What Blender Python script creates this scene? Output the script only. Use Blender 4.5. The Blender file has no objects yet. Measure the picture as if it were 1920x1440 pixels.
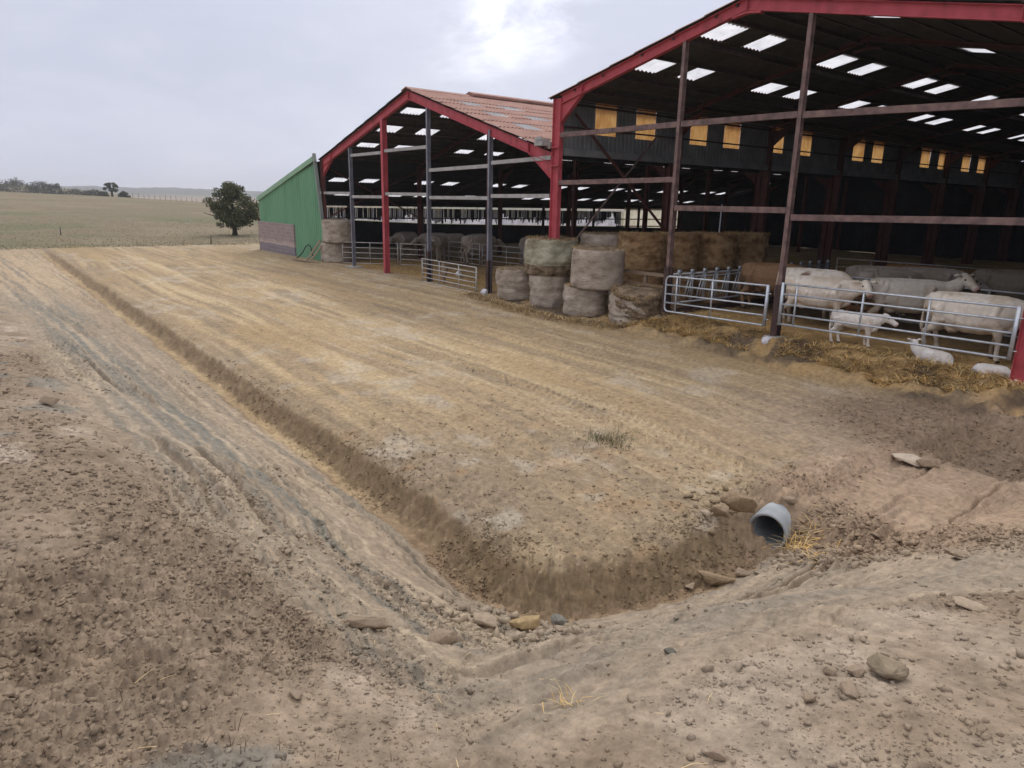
import bpy, bmesh, math, random
import numpy as np
from mathutils import Vector, Matrix

random.seed(7)
rng = np.random.default_rng(11)
scene = bpy.context.scene
COL = scene.collection

# ------------------------------------------------------------------ helpers
def tag(o, label=None, cat=None, group=None, kind=None):
    if label: o['label'] = label
    if cat: o['category'] = cat
    if group: o['group'] = group
    if kind: o['kind'] = kind
    return o

def empty(name, loc, label, cat, group=None, rz=0.0):
    o = bpy.data.objects.new(name, None)
    o.empty_display_size = 0.3
    o.location = loc
    o.rotation_euler = (0, 0, rz)
    COL.objects.link(o)
    return tag(o, label, cat, group)

class MB:
    """collects geometry for one mesh"""
    def __init__(self):
        self.v = []; self.f = []; self.m = []
    def add(self, vs, fs, mi=0):
        o = len(self.v)
        self.v.extend([tuple(p) for p in vs])
        self.f.extend([tuple(i + o for i in f) for f in fs])
        self.m.extend([mi] * len(fs))
    def quad(self, a, b, c, d, mi=0):
        self.add([a, b, c, d], [(0, 1, 2, 3)], mi)
    def box(self, x0, x1, y0, y1, z0, z1, mi=0):
        vs = [(x0,y0,z0),(x1,y0,z0),(x1,y1,z0),(x0,y1,z0),(x0,y0,z1),(x1,y0,z1),(x1,y1,z1),(x0,y1,z1)]
        self.add(vs, [(3,2,1,0),(4,5,6,7),(0,1,5,4),(1,2,6,5),(2,3,7,6),(3,0,4,7)], mi)
    def bar(self, p0, p1, w, h, up=(0,0,1), mi=0):
        """rectangular bar between two points, w across, h along 'up'"""
        p0 = Vector(p0); p1 = Vector(p1); d = (p1-p0).normalized(); up = Vector(up)
        s = d.cross(up)
        if s.length < 1e-4: s = d.cross(Vector((1,0,0)))
        s.normalize(); u = s.cross(d).normalized()
        vs = []
        for p in (p0, p1):
            for a, b in ((-1,-1),(1,-1),(1,1),(-1,1)):
                vs.append(p + s*(a*w/2) + u*(b*h/2))
        self.add(vs, [(3,2,1,0),(4,5,6,7),(0,1,5,4),(1,2,6,5),(2,3,7,6),(3,0,4,7)], mi)
    def ibeam(self, p0, p1, w, h, up=(0,0,1), tf=0.018, tw=0.012, mi=0):
        p0 = Vector(p0); p1 = Vector(p1); d = (p1-p0).normalized(); up = Vector(up)
        s = d.cross(up)
        if s.length < 1e-4: s = d.cross(Vector((1,0,0)))
        s.normalize(); u = s.cross(d).normalized()
        for k in (-1, 1):
            o = u*(k*(h/2-tf/2))
            self.bar(p0+o, p1+o, w, tf, u, mi)
        self.bar(p0, p1, tw, h-2*tf, u, mi)
    def tube(self, pts, r, n=8, mi=0, caps=True):
        pts = [Vector(p) for p in pts]
        rr = r if isinstance(r, (list, tuple)) else [r]*len(pts)
        rings = []
        ref = Vector((0.13, 0.27, 0.95)).normalized()
        for i, p in enumerate(pts):
            a = pts[max(i-1, 0)]; b = pts[min(i+1, len(pts)-1)]
            d = (b-a).normalized()
            s = d.cross(ref)
            if s.length < 0.15: s = d.cross(Vector((1, 0.1, 0)))
            s.normalize(); u = s.cross(d).normalized()
            rings.append([p + (s*math.cos(2*math.pi*k/n) + u*math.sin(2*math.pi*k/n))*rr[i] for k in range(n)])
        vs = [q for g in rings for q in g]; fs = []
        for i in range(len(pts)-1):
            for k in range(n):
                fs.append((i*n+k, i*n+(k+1)%n, (i+1)*n+(k+1)%n, (i+1)*n+k))
        if caps:
            fs.append(tuple(range(n))[::-1]); fs.append(tuple((len(pts)-1)*n+k for k in range(n)))
        self.add(vs, fs, mi)
    def loft(self, rings, mi=0, caps=True):
        n = len(rings[0]); vs = [q for g in rings for q in g]; fs = []
        for i in range(len(rings)-1):
            for k in range(n):
                fs.append((i*n+k, i*n+(k+1)%n, (i+1)*n+(k+1)%n, (i+1)*n+k))
        if caps:
            fs.append(tuple(range(n))[::-1]); fs.append(tuple((len(rings)-1)*n+k for k in range(n)))
        self.add(vs, fs, mi)
    def build(self, name, mats, parent=None, smooth=False, off=None):
        me = bpy.data.meshes.new(name)
        v = self.v
        if off is not None:
            v = [(p[0]-off[0], p[1]-off[1], p[2]-off[2]) for p in v]
        me.from_pydata(v, [], self.f)
        if not isinstance(mats, (list, tuple)): mats = [mats]
        for m in mats: me.materials.append(m)
        if any(self.m): me.polygons.foreach_set('material_index', self.m)
        if smooth: me.polygons.foreach_set('use_smooth', [True]*len(self.f))
        me.update()
        o = bpy.data.objects.new(name, me)
        COL.objects.link(o)
        if parent is not None: o.parent = parent
        return o

def part(mb, name, mats, root, smooth=False, parent=None):
    """part in world coordinates under an unrotated root"""
    return mb.build(name, mats, parent or root, smooth, off=root.location)

def np_mesh(name, V, F, mats, smooth=False, midx=None, parent=None, cols=None):
    """V (n,3) array, F (m,k) array"""
    me = bpy.data.meshes.new(name)
    V = np.ascontiguousarray(V, np.float32); F = np.ascontiguousarray(F, np.int32)
    m, k = F.shape
    me.vertices.add(len(V)); me.vertices.foreach_set('co', V.ravel())
    me.loops.add(m*k); me.loops.foreach_set('vertex_index', F.ravel())
    me.polygons.add(m); me.polygons.foreach_set('loop_start', np.arange(0, m*k, k, dtype=np.int32))
    try: me.polygons.foreach_set('loop_total', np.full(m, k, np.int32))
    except Exception: pass
    if not isinstance(mats, (list, tuple)): mats = [mats]
    for mt in mats: me.materials.append(mt)
    if midx is not None: me.polygons.foreach_set('material_index', np.ascontiguousarray(midx, np.int32))
    if smooth: me.polygons.foreach_set('use_smooth', np.ones(m, bool))
    me.update(calc_edges=True)
    if cols is not None:
        a = me.color_attributes.new('col', 'FLOAT_COLOR', 'POINT')
        c = np.ones((len(V), 4), np.float32); c[:, :3] = cols
        a.data.foreach_set('color', c.ravel())
    o = bpy.data.objects.new(name, me); COL.objects.link(o)
    if parent is not None: o.parent = parent
    return o

def copy_tree(o, parent=None):
    c = o.copy(); COL.objects.link(c)
    if parent is not None: c.parent = parent
    for ch in list(o.children): copy_tree(ch, c)
    return c

# ---- numpy noise
def _h(ix, iy, s):
    n = (ix.astype(np.int64)*374761393 + iy.astype(np.int64)*668265263 + s*1442695041) & 0xffffffff
    n = ((n ^ (n >> 13))*1274126177) & 0xffffffff
    n = ((n ^ (n >> 16))*2246822519) & 0xffffffff
    return ((n ^ (n >> 15)) & 0xffffff)/float(0xffffff)
def vn(x, y, s=0):
    ix = np.floor(x); iy = np.floor(y); fx = x-ix; fy = y-iy
    fx = fx*fx*fx*(fx*(fx*6-15)+10); fy = fy*fy*fy*(fy*(fy*6-15)+10)
    a = _h(ix, iy, s); b = _h(ix+1, iy, s); c = _h(ix, iy+1, s); d = _h(ix+1, iy+1, s)
    return (a+(b-a)*fx + (c-a)*fy + (a-b-c+d)*fx*fy)*2-1
def fbm(x, y, o=4, s=0, g=0.5):
    t = 0; a = 1; n = 0
    for i in range(o):
        t = t + a*vn(x*2**i+17.3*i, y*2**i-9.1*i, s+i*31); n += a; a *= g
    return t/n
def clod(x, y, cell, s, dens=0.6):
    """bumpy lumps: height 0..1"""
    X = x/cell; Y = y/cell; ix = np.floor(X); iy = np.floor(Y); out = np.zeros_like(X)
    for a in (-1, 0, 1):
        for b in (-1, 0, 1):
            cx = ix+a; cy = iy+b
            px = cx+_h(cx, cy, s); py = cy+_h(cx, cy, s+1)
            r = 0.2+0.5*_h(cx, cy, s+2)**2; on = _h(cx, cy, s+3) < dens
            an = _h(cx, cy, s+4)*6.28; dx = X-px; dy = Y-py
            u = dx*np.cos(an)+dy*np.sin(an); w = -dx*np.sin(an)+dy*np.cos(an)
            # polygonal lump: max of a few planes makes facets
            q = np.maximum(np.maximum(np.abs(u)*0.9+0.3*np.abs(w), np.abs(w)*1.2), np.abs(u+w)*0.75)/r
            out = np.maximum(out, on*r*np.clip(1.25-q*q*1.1, 0, 1)*1.3)
    return out
def ss(a, b, x):
    t = np.clip((x-a)/(b-a), 0, 1); return t*t*(3-2*t)
def mixc(c, m, d):
    m = np.clip(m, 0, 1)[..., None]
    return c*(1-m) + np.asarray(d)*m

# ------------------------------------------------------------------ materials
def nt(name):
    m = bpy.data.materials.new(name); m.use_nodes = True
    t = m.node_tree; t.nodes.clear()
    out = t.nodes.new('ShaderNodeOutputMaterial')
    return m, t, out
def N(t, typ, **k):
    n = t.nodes.new(typ)
    for a, b in k.items():
        if a in n.inputs.keys() if isinstance(a, str) else False: n.inputs[a].default_value = b
        else: setattr(n, a, b)
    return n
def ramp(t, fac, stops):
    r = t.nodes.new('ShaderNodeValToRGB')
    el = r.color_ramp.elements
    while len(el) > 1: el.remove(el[-1])
    el[0].position = stops[0][0]; el[0].color = (*stops[0][1], 1) if len(stops[0][1]) == 3 else stops[0][1]
    for p, c in stops[1:]:
        e = el.new(p); e.color = (*c, 1)
    t.links.new(fac, r.inputs[0]); return r.outputs[0]
def noise(t, vec, scale, detail=5, rough=0.55, dist=0.0):
    n = t.nodes.new('ShaderNodeTexNoise'); n.inputs['Scale'].default_value = scale
    n.inputs['Detail'].default_value = detail; n.inputs['Roughness'].default_value = rough
    n.inputs['Distortion'].default_value = dist
    if vec is not None: t.links.new(vec, n.inputs['Vector'])
    return n.outputs['Fac']
def coords(t, kind='Object', scale=(1,1,1)):
    c = t.nodes.new('ShaderNodeTexCoord'); mp = t.nodes.new('ShaderNodeMapping')
    mp.inputs['Scale'].default_value = scale
    t.links.new(c.outputs[kind], mp.inputs[0]); return mp.outputs[0]
def bump(t, h, strength=0.4, dist=0.01):
    b = t.nodes.new('ShaderNodeBump'); b.inputs['Strength'].default_value = strength
    b.inputs['Distance'].default_value = dist; t.links.new(h, b.inputs['Height']); return b.outputs[0]

def mat_noise(name, stops, scale=4, rough=0.8, metallic=0.0, vscale=(1,1,1), detail=6, bmp=0.3, bscale=None, bdist=0.01, spec=0.3):
    m, t, out = nt(name)
    p = t.nodes.new('ShaderNodeBsdfPrincipled')
    v = coords(t, 'Object', vscale)
    f = noise(t, v, scale, detail)
    t.links.new(ramp(t, f, stops), p.inputs['Base Color'])
    p.inputs['Roughness'].default_value = rough; p.inputs['Metallic'].default_value = metallic
    p.inputs['Specular IOR Level'].default_value = spec
    if bmp:
        t.links.new(bump(t, noise(t, v, bscale or scale*6, 4), bmp, bdist), p.inputs['Normal'])
    t.links.new(p.outputs[0], out.inputs[0]); return m

def mat_vcol(name, rough=0.95, nscale=14, var=0.35, bmp=0.5, bscale=60, bdist=0.012, spec=0.12):
    """albedo from the mesh's own soil map, broken up by fine noise"""
    m, t, out = nt(name)
    p = t.nodes.new('ShaderNodeBsdfPrincipled')
    a = t.nodes.new('ShaderNodeVertexColor'); a.layer_name = 'col'
    v = coords(t, 'Object')
    f = noise(t, v, nscale, 8, 0.72)
    mr = t.nodes.new('ShaderNodeMapRange'); mr.inputs['From Min'].default_value = 0.25; mr.inputs['From Max'].default_value = 0.75
    mr.inputs['To Min'].default_value = 1-var; mr.inputs['To Max'].default_value = 1+var
    t.links.new(f, mr.inputs[0])
    mx = t.nodes.new('ShaderNodeMix'); mx.data_type = 'RGBA'; mx.blend_type = 'MULTIPLY'; mx.inputs[0].default_value = 1
    t.links.new(a.outputs[0], mx.inputs[6]); t.links.new(mr.outputs[0], mx.inputs[7])
    t.links.new(mx.outputs[2], p.inputs['Base Color'])
    p.inputs['Roughness'].default_value = rough; p.inputs['Specular IOR Level'].default_value = spec
    t.links.new(bump(t, noise(t, v, bscale, 5, 0.7), bmp, bdist), p.inputs['Normal'])
    t.links.new(p.outputs[0], out.inputs[0]); return m

def mat_trans(name, col, stops=None, scale=3, mixd=0.35, vscale=(1,1,1)):
    """translucent sheet"""
    m, t, out = nt(name)
    tr = t.nodes.new('ShaderNodeBsdfTranslucent'); df = t.nodes.new('ShaderNodeBsdfDiffuse')
    mx = t.nodes.new('ShaderNodeMixShader'); mx.inputs[0].default_value = mixd
    if stops:
        c = ramp(t, noise(t, coords(t, 'Object', vscale), scale, 5), stops)
        t.links.new(c, tr.inputs[0]); t.links.new(c, df.inputs[0])
    else:
        tr.inputs[0].default_value = (*col, 1); df.inputs[0].default_value = (*col, 1)
    t.links.new(tr.outputs[0], mx.inputs[1]); t.links.new(df.outputs[0], mx.inputs[2])
    t.links.new(mx.outputs[0], out.inputs[0]); return m

M = {}
M['soil'] = mat_vcol('soil', nscale=11, var=0.45, bscale=45, bmp=0.7, bdist=0.014)
M['clod'] = mat_vcol('clod_soil', nscale=25, var=0.25, bscale=90, bmp=0.5, bdist=0.008)
M['grassland'] = mat_vcol('grassland', nscale=1.6, var=0.30, bscale=5, bmp=0.35, bdist=0.05)
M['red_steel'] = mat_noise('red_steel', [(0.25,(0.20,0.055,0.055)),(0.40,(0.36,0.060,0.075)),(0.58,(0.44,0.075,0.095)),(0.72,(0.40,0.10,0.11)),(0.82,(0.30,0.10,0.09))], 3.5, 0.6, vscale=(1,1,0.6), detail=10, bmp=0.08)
M['shaded_red_steel'] = mat_noise('shaded_red_steel', [(0.3,(0.075,0.028,0.025)),(0.7,(0.125,0.042,0.036))], 3, 0.7, bmp=0.05)  # the red steel darkened, with the shade inside the barns put into its colour
M['grey_steel'] = mat_noise('grey_steel', [(0.3,(0.13,0.135,0.17)),(0.7,(0.23,0.235,0.28))], 3, 0.5, 0.2, bmp=0.05)
M['rust_steel'] = mat_noise('rust_steel', [(0.3,(0.085,0.060,0.058)),(0.5,(0.16,0.105,0.10)),(0.66,(0.21,0.14,0.125)),(0.8,(0.25,0.19,0.18))], 5, 0.75, bmp=0.15)
M['dark_post'] = mat_noise('dark_post', [(0.3,(0.035,0.022,0.022)),(0.7,(0.085,0.05,0.046))], 5, 0.7, bmp=0.1)
M['pale_rail'] = mat_noise('pale_rail', [(0.3,(0.28,0.27,0.27)),(0.7,(0.42,0.41,0.41))], 3, 0.6, 0.1, bmp=0.05)
M['galv'] = mat_noise('galvanised', [(0.25,(0.36,0.40,0.45)),(0.6,(0.56,0.61,0.68)),(0.85,(0.40,0.36,0.34))], 6, 0.42, 0.45, bmp=0.05)
M['galv_old'] = mat_noise('galvanised_old', [(0.25,(0.34,0.33,0.32)),(0.7,(0.55,0.54,0.53))], 5, 0.55, 0.3, bmp=0.05)
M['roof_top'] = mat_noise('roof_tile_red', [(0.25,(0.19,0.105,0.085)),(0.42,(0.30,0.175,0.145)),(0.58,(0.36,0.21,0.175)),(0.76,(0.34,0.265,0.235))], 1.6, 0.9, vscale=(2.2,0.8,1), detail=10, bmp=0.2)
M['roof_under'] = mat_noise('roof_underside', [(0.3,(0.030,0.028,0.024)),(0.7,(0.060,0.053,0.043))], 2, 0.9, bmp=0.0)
M['skylight'] = mat_trans('skylight_sheet', (0.86,0.88,0.93), [(0.25,(0.55,0.57,0.62)),(0.45,(0.74,0.76,0.82)),(0.7,(0.88,0.90,0.95))], 1.7, 0.30)
M['amber'] = mat_trans('amber_sheet', (0.8,0.45,0.12), [(0.28,(0.34,0.175,0.055)),(0.5,(0.46,0.275,0.10)),(0.75,(0.54,0.37,0.17))], 1.8, 0.05, vscale=(1,2.2,1))
M['white_strip'] = mat_trans('windbreak_white', (0.8,0.8,0.86), [(0.3,(0.6,0.6,0.66)),(0.7,(0.9,0.9,0.95))], 1.3, 0.1)
M['dark_strip'] = mat_noise('windbreak_dark', [(0.3,(0.03,0.03,0.035)),(0.7,(0.09,0.085,0.09))], 3, 0.9, bmp=0)
M['cream_sheet'] = mat_trans('cream_sheet', (0.62,0.58,0.48), [(0.3,(0.50,0.46,0.36)),(0.7,(0.72,0.68,0.58))], 2, 0.1)
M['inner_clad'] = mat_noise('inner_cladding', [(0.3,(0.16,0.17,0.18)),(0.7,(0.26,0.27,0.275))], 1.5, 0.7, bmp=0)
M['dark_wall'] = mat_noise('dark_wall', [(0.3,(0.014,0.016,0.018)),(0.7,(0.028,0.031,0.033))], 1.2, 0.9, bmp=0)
M['green_clad'] = mat_noise('green_cladding', [(0.25,(0.115,0.26,0.16)),(0.5,(0.14,0.315,0.19)),(0.8,(0.175,0.335,0.215))], 1.2, 0.55, vscale=(1,1,0.3), detail=9, bmp=0.04)
M['green_trim'] = mat_noise('green_trim', [(0.3,(0.19,0.34,0.22)),(0.7,(0.25,0.40,0.28))], 2, 0.5, bmp=0)
M['grey_trim'] = mat_noise('grey_trim', [(0.3,(0.16,0.19,0.18)),(0.7,(0.24,0.27,0.26))], 2, 0.5, bmp=0)
M['concrete'] = mat_noise('concrete', [(0.3,(0.24,0.24,0.24)),(0.5,(0.36,0.36,0.36)),(0.75,(0.44,0.43,0.41))], 9, 0.85, bmp=0.35, bscale=70, bdist=0.004)
M['pipe'] = mat_noise('pipe_concrete', [(0.3,(0.25,0.275,0.30)),(0.7,(0.36,0.385,0.41))], 5, 0.85, bmp=0.15, bscale=60, bdist=0.003)
M['straw_bale'] = mat_noise('straw_bale', [(0.28,(0.11,0.058,0.025)),(0.45,(0.29,0.175,0.085)),(0.58,(0.41,0.265,0.135)),(0.74,(0.56,0.40,0.225))], 1.5, 0.95, vscale=(2.2,2.2,3.2), detail=13, bmp=1.0, bscale=9, bdist=0.08)
M['net_wrap'] = mat_noise('net_wrap', [(0.28,(0.20,0.155,0.12)),(0.42,(0.33,0.275,0.225)),(0.56,(0.42,0.36,0.305)),(0.74,(0.52,0.46,0.40))], 1.4, 0.85, vscale=(1.6,1.6,3.0), detail=12, bmp=1.0, bscale=9, bdist=0.05)
M['net_wrap_green'] = mat_noise('net_wrap_green', [(0.28,(0.19,0.15,0.10)),(0.42,(0.30,0.28,0.20)),(0.56,(0.38,0.37,0.28)),(0.74,(0.50,0.45,0.37))], 1.4, 0.85, vscale=(1.6,1.6,3.0), detail=12, bmp=1.0, bscale=9, bdist=0.05)
M['old_hay'] = mat_noise('old_hay', [(0.28,(0.05,0.032,0.018)),(0.45,(0.18,0.13,0.085)),(0.58,(0.29,0.22,0.15)),(0.74,(0.42,0.33,0.23))], 1.8, 0.95, vscale=(2,2,4), detail=12, bmp=1.0, bscale=9, bdist=0.07)
def mat_flat(name, col, rough=0.9, trans=0.0, rnd=0.25):
    m, t, out = nt(name)
    p = t.nodes.new('ShaderNodeBsdfPrincipled')
    f = noise(t, coords(t, 'Object'), 3, 3)
    lo = tuple(c*(1-rnd) for c in col); hi = tuple(min(c*(1+rnd), 1) for c in col)
    c = ramp(t, f, [(0.3, lo), (0.7, hi)])
    t.links.new(c, p.inputs['Base Color'])
    p.inputs['Roughness'].default_value = rough; p.inputs['Specular IOR Level'].default_value = 0.2
    if trans:
        tr = t.nodes.new('ShaderNodeBsdfTranslucent'); t.links.new(c, tr.inputs[0])
        mx = t.nodes.new('ShaderNodeMixShader'); mx.inputs[0].default_value = trans
        t.links.new(p.outputs[0], mx.inputs[1]); t.links.new(tr.outputs[0], mx.inputs[2])
        t.links.new(mx.outputs[0], out.inputs[0])
    else: t.links.new(p.outputs[0], out.inputs[0])
    return m
M['straw'] = mat_flat('straw_gold', (0.68,0.46,0.17), 0.8, 0.25, 0.35)
M['straw_pale'] = mat_flat('straw_pale', (0.62,0.48,0.27), 0.8, 0.25, 0.3)
M['straw_muck'] = mat_flat('straw_brown', (0.20,0.125,0.05), 0.9, 0.1, 0.4)
M['leaf'] = mat_flat('leaf_olive', (0.112,0.130,0.060), 0.75, 0.3, 0.5)
M['leaf_dark'] = mat_flat('leaf_dark', (0.060,0.055,0.038), 0.8, 0.2, 0.4)
M['leaf_far'] = mat_flat('leaf_far', (0.075,0.085,0.045), 0.8, 0.2, 0.3)
M['bark'] = mat_noise('bark', [(0.3,(0.035,0.030,0.024)),(0.7,(0.09,0.075,0.06))], 8, 0.95, bmp=0.6, bscale=30)
M['dry_grass'] = mat_flat('dry_grass', (0.25,0.205,0.125), 0.9, 0.3, 0.35)
M['weed'] = mat_flat('weed_green', (0.075,0.10,0.04), 0.85, 0.3, 0.4)
M['weed_dry'] = mat_flat('weed_dry', (0.11,0.075,0.055), 0.9, 0.2, 0.4)
M['wood_grey'] = mat_noise('wood_grey', [(0.3,(0.17,0.12,0.085)),(0.7,(0.32,0.24,0.17))], 3, 0.85, vscale=(4,4,14), bmp=0.3)
M['wood_orange'] = mat_noise('wood_orange', [(0.3,(0.27,0.13,0.06)),(0.7,(0.40,0.21,0.10))], 3, 0.8, vscale=(4,4,14), bmp=0.3)
M['plastic_white'] = mat_flat('plastic_white', (0.70,0.70,0.76), 0.35, 0.2, 0.1)
M['black_rubber'] = mat_flat('black_rubber', (0.03,0.03,0.03), 0.6)
M['eye'] = mat_flat('eye_dark', (0.012,0.009,0.008), 0.25)
M['post_wood'] = mat_flat('post_wood', (0.13,0.115,0.095), 0.95)
M['wire'] = mat_flat('wire_grey', (0.18,0.18,0.18), 0.6)
M['hide'] = mat_vcol('cow_hide', rough=0.9, nscale=11, var=0.16, bmp=0.55, bscale=55, bdist=0.015, spec=0.1)

# block wall: courses of grey blocks
m, t, out = nt('block_wall'); p = t.nodes.new('ShaderNodeBsdfPrincipled')
br = t.nodes.new('ShaderNodeTexBrick'); v = coords(t, 'Object')
mpn = t.nodes.new('ShaderNodeMapping'); mpn.inputs['Rotation'].default_value = (math.pi/2, 0, 0); t.links.new(v, mpn.inputs[0]); 
t.links.new(mpn.outputs[0], br.inputs['Vector'])
br.inputs['Scale'].default_value = 1.0; br.inputs['Brick Width'].default_value = 0.5; br.inputs['Row Height'].default_value = 0.2
br.inputs['Mortar Size'].default_value = 0.012
br.inputs['Color1'].default_value = (0.23,0.19,0.18,1); br.inputs['Color2'].default_value = (0.29,0.235,0.22,1); br.inputs['Mortar'].default_value = (0.34,0.30,0.285,1)
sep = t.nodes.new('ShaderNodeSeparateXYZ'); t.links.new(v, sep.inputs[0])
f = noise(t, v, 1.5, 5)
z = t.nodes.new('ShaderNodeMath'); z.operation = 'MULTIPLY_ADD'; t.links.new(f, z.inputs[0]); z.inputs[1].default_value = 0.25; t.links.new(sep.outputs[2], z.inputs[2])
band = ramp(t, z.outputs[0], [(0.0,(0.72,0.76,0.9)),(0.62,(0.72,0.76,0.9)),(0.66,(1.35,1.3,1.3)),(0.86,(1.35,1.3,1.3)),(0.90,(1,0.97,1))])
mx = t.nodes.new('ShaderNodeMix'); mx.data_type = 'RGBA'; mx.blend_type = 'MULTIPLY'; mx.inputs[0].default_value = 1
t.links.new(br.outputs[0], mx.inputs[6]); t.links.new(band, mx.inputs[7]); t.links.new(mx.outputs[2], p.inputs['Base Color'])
p.inputs['Roughness'].default_value = 0.95; t.links.new(p.outputs[0], out.inputs[0]); M['block'] = m

# ------------------------------------------------------------------ camera
f_px, pitch, roll, phi = 1311.34908, 0.258254838, 0.0212756774, 0.90826624
cp, sp = math.cos(pitch), math.sin(pitch); c_, s_ = math.cos(roll), math.sin(roll)
right = Vector((c_, s_*sp, s_*cp)); upv = Vector((-s_, c_*sp, c_*cp)); fwd = Vector((0, cp, -sp))
Mz = Matrix(((math.cos(phi), -math.sin(phi), 0), (math.sin(phi), math.cos(phi), 0), (0, 0, 1)))
right, upv, fwd = Mz @ right, Mz @ upv, Mz @ fwd
cam_d = bpy.data.cameras.new('camera'); cam = bpy.data.objects.new('camera', cam_d); COL.objects.link(cam)
cam_d.sensor_width = 36.0; cam_d.lens = f_px/1920*36.0; cam_d.clip_start = 0.05; cam_d.clip_end = 12000
rot = Matrix((right, upv, -fwd)).transposed().to_4x4()
cam.matrix_world = Matrix.Translation((0, 0, 3.5)) @ rot
scene.camera = cam

# ------------------------------------------------------------------ terrain
def edge_y(x):
    return 4.00 + 0.06*ss(-5.5, -7.5, x) + 0.05*vn(x*1.1, x*0+3.3, 5) + 0.035*vn(x*3.7, x*0+1.3, 6) + 0.022*vn(x*9.3, x*0+6.3, 26)
def edge_x(y):
    return -4.24 - 0.36*np.clip(1-(y-3.95)/1.7, 0, 1.3) + 0.05*vn(y*1.3, y*0+8.8, 7) + 0.035*vn(y*4, y*0+2.2, 8) + 0.022*vn(y*9.7, y*0+4.2, 27)
def bank_z(x):
    return np.interp(x, [-52,-40,-30,-23,-15,-11.7,-9,-6.7,-4,-2.4,-0.5,3,12], [-0.02,0.12,0.30,0.55,0.84,1.00,1.12,1.28,1.47,1.60,1.64,1.64,1.5])
def pro(d, zc, dep, w):
    """profile across the ditch; d = distance out from the pad edge"""
    return np.interp(d, [-0.45,-0.12,0.0,0.12,0.24,0.32,0.40,0.52], [0.05,0.03,-0.14,-0.66,-0.96,-1.05,-1.05,-0.93])*dep
def terrain(x, y):
    """returns z and soil masks"""
    r = np.hypot(x, y)
    ex = edge_x(y); ey = edge_y(x)
    dx = x-ex; dy = ey-y
    pos = np.maximum(dx, 0)**4.2 + np.maximum(dy, 0)**4.2
    d_out = pos**(1/4.2)
    d = np.where((dx > 0) | (dy > 0), d_out, np.maximum(dx, dy))
    dep = np.interp(x, [-52,-46,-36,-25,-12,-4,0], [0.0,0.16,0.23,0.27,0.30,0.31,0.31])
    wn = 0.10*fbm(x*0.9, y*0.9, 3, 40)
    zc = bank_z(x)
    # right-hand arm keeps its crest a little lower with distance
    zc = zc - 0.15*np.clip(y-2.4, 0, 10)*ss(-6, -3, x)
    rise = 0.30*ss(-14, -4, x)*ss(6, 3, y)
    dcr = 2.92 + np.interp(x, [-30,-12,-6], [0.55,0.2,0.0]) + wn
    dd = d + 0.03*fbm(x*2.5, y*2.5, 3, 41) + 0.02*fbm(x*9, y*9, 2, 42)*ss(14, 9, r)
    zl = pro(dd, zc, dep, wn)
    sl = np.clip((dd-0.50)/np.maximum(dcr-0.50, 0.2), 0, 1.0)
    sl = 0.75*sl + 0.25*sl**1.8
    sl = sl - 0.10*np.exp(-((dd-dcr)/0.30)**2)
    z_sl = -0.93*dep + (zc+0.93*dep)*sl + rise*ss(dcr-0.1, dcr+1.7, dd)
    bank = dd > 0.50
    z = np.where(bank, z_sl, zl)
    # berm of the far field for the part beyond the work site
    out_site = ss(-51.0, -53.5, x)
    mh = np.hypot((x+4.15+0.4*(y-3.4))/0.75, (y-3.4)/0.55); z = z + 0.10*np.clip(1.15-mh, 0, 1)
    # masks
    m_face = ss(-0.06, 0.05, dd)*ss(0.40, 0.30, dd)*ss(0.02, 0.15, dep)
    m_floor = ss(0.28, 0.34, dd)*ss(0.62, 0.50, dd)
    rt = ss(-0.4, 0.4, dx-dy)
    hi = dcr + 0.10 + 0.42*rt + 0.12*fbm(x*1.4, y*1.4, 3, 43)
    m_slope = ss(0.50, 0.62, dd)*ss(hi+0.15, hi-0.15, dd)
    m_bank = ss(hi-0.15, hi+0.15, dd)
    m_pad = ss(0.06, -0.02, dd)
    # crossing over the pipe
    fx = ss(-5.6, -4.6, x)
    front = 7.08 + 0.10*vn(x*1.7, y*0+4, 9)
    fill = ss(front-0.25, front+0.40, y + 0.25*(x+4.2))*ss(11.6, 10.4, y+0.45*fbm(x*1.3, y*1.3, 3, 12))
    fill = np.maximum(fill, ss(12.5, 13.8, y))
    zf = 0.03 + 0.07*vn(x*0.8, y*0.8, 10) + 0.13*np.exp(-((x+4.1+0.2*(y-7))/0.6)**2)*ss(6.7, 7.2, y)*ss(10.2, 9.2, y) + np.clip(x+3.6, 0, 3)*0.10
    tgt = np.maximum(z, -0.40 + (zf+0.40)*fill)
    in_fill = (dx > -0.4)
    z = np.where(in_fill, tgt, z)
    m_cross = fill*ss(-0.5, 0.0, dx)*(1-ss(0.25, 0.6, z-zf))
    m_rub = ss(front-0.9, front-0.3, y)*ss(front+0.9, front+0.4, y)*ss(-0.25, 0.1, dx)*(1-ss(0.4, 0.9, z-zf))
    # spoil mound beside the second trench
    md = np.hypot((x+2.2)/1.0, (y-11.9)/1.3); z = z + 0.40*np.clip(1-md, 0, 1)**0.8*ss(9.5, 10.5, y)
    md2 = np.hypot((x+4.9)/1.1, (y-12.3)/0.9); z = z + 0.10*np.clip(1-md2, 0, 1)
    m_spoil = np.clip(ss(1.6, 0.8, np.hypot((x+4.2)/1.7, (y-12.3)/1.4)) + ss(1.3, 0.6, np.hypot((x+2.0)/1.4, (y-11.7)/1.2)), 0, 1)
    # bedding under the barns
    m_barn = ss(15.75, 16.3, y+0.35*fbm(x*0.8, y*0.8, 3, 14))*ss(-37.2, -36.4, x)
    big = ss(-14.3, -13.2, x)
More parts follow.
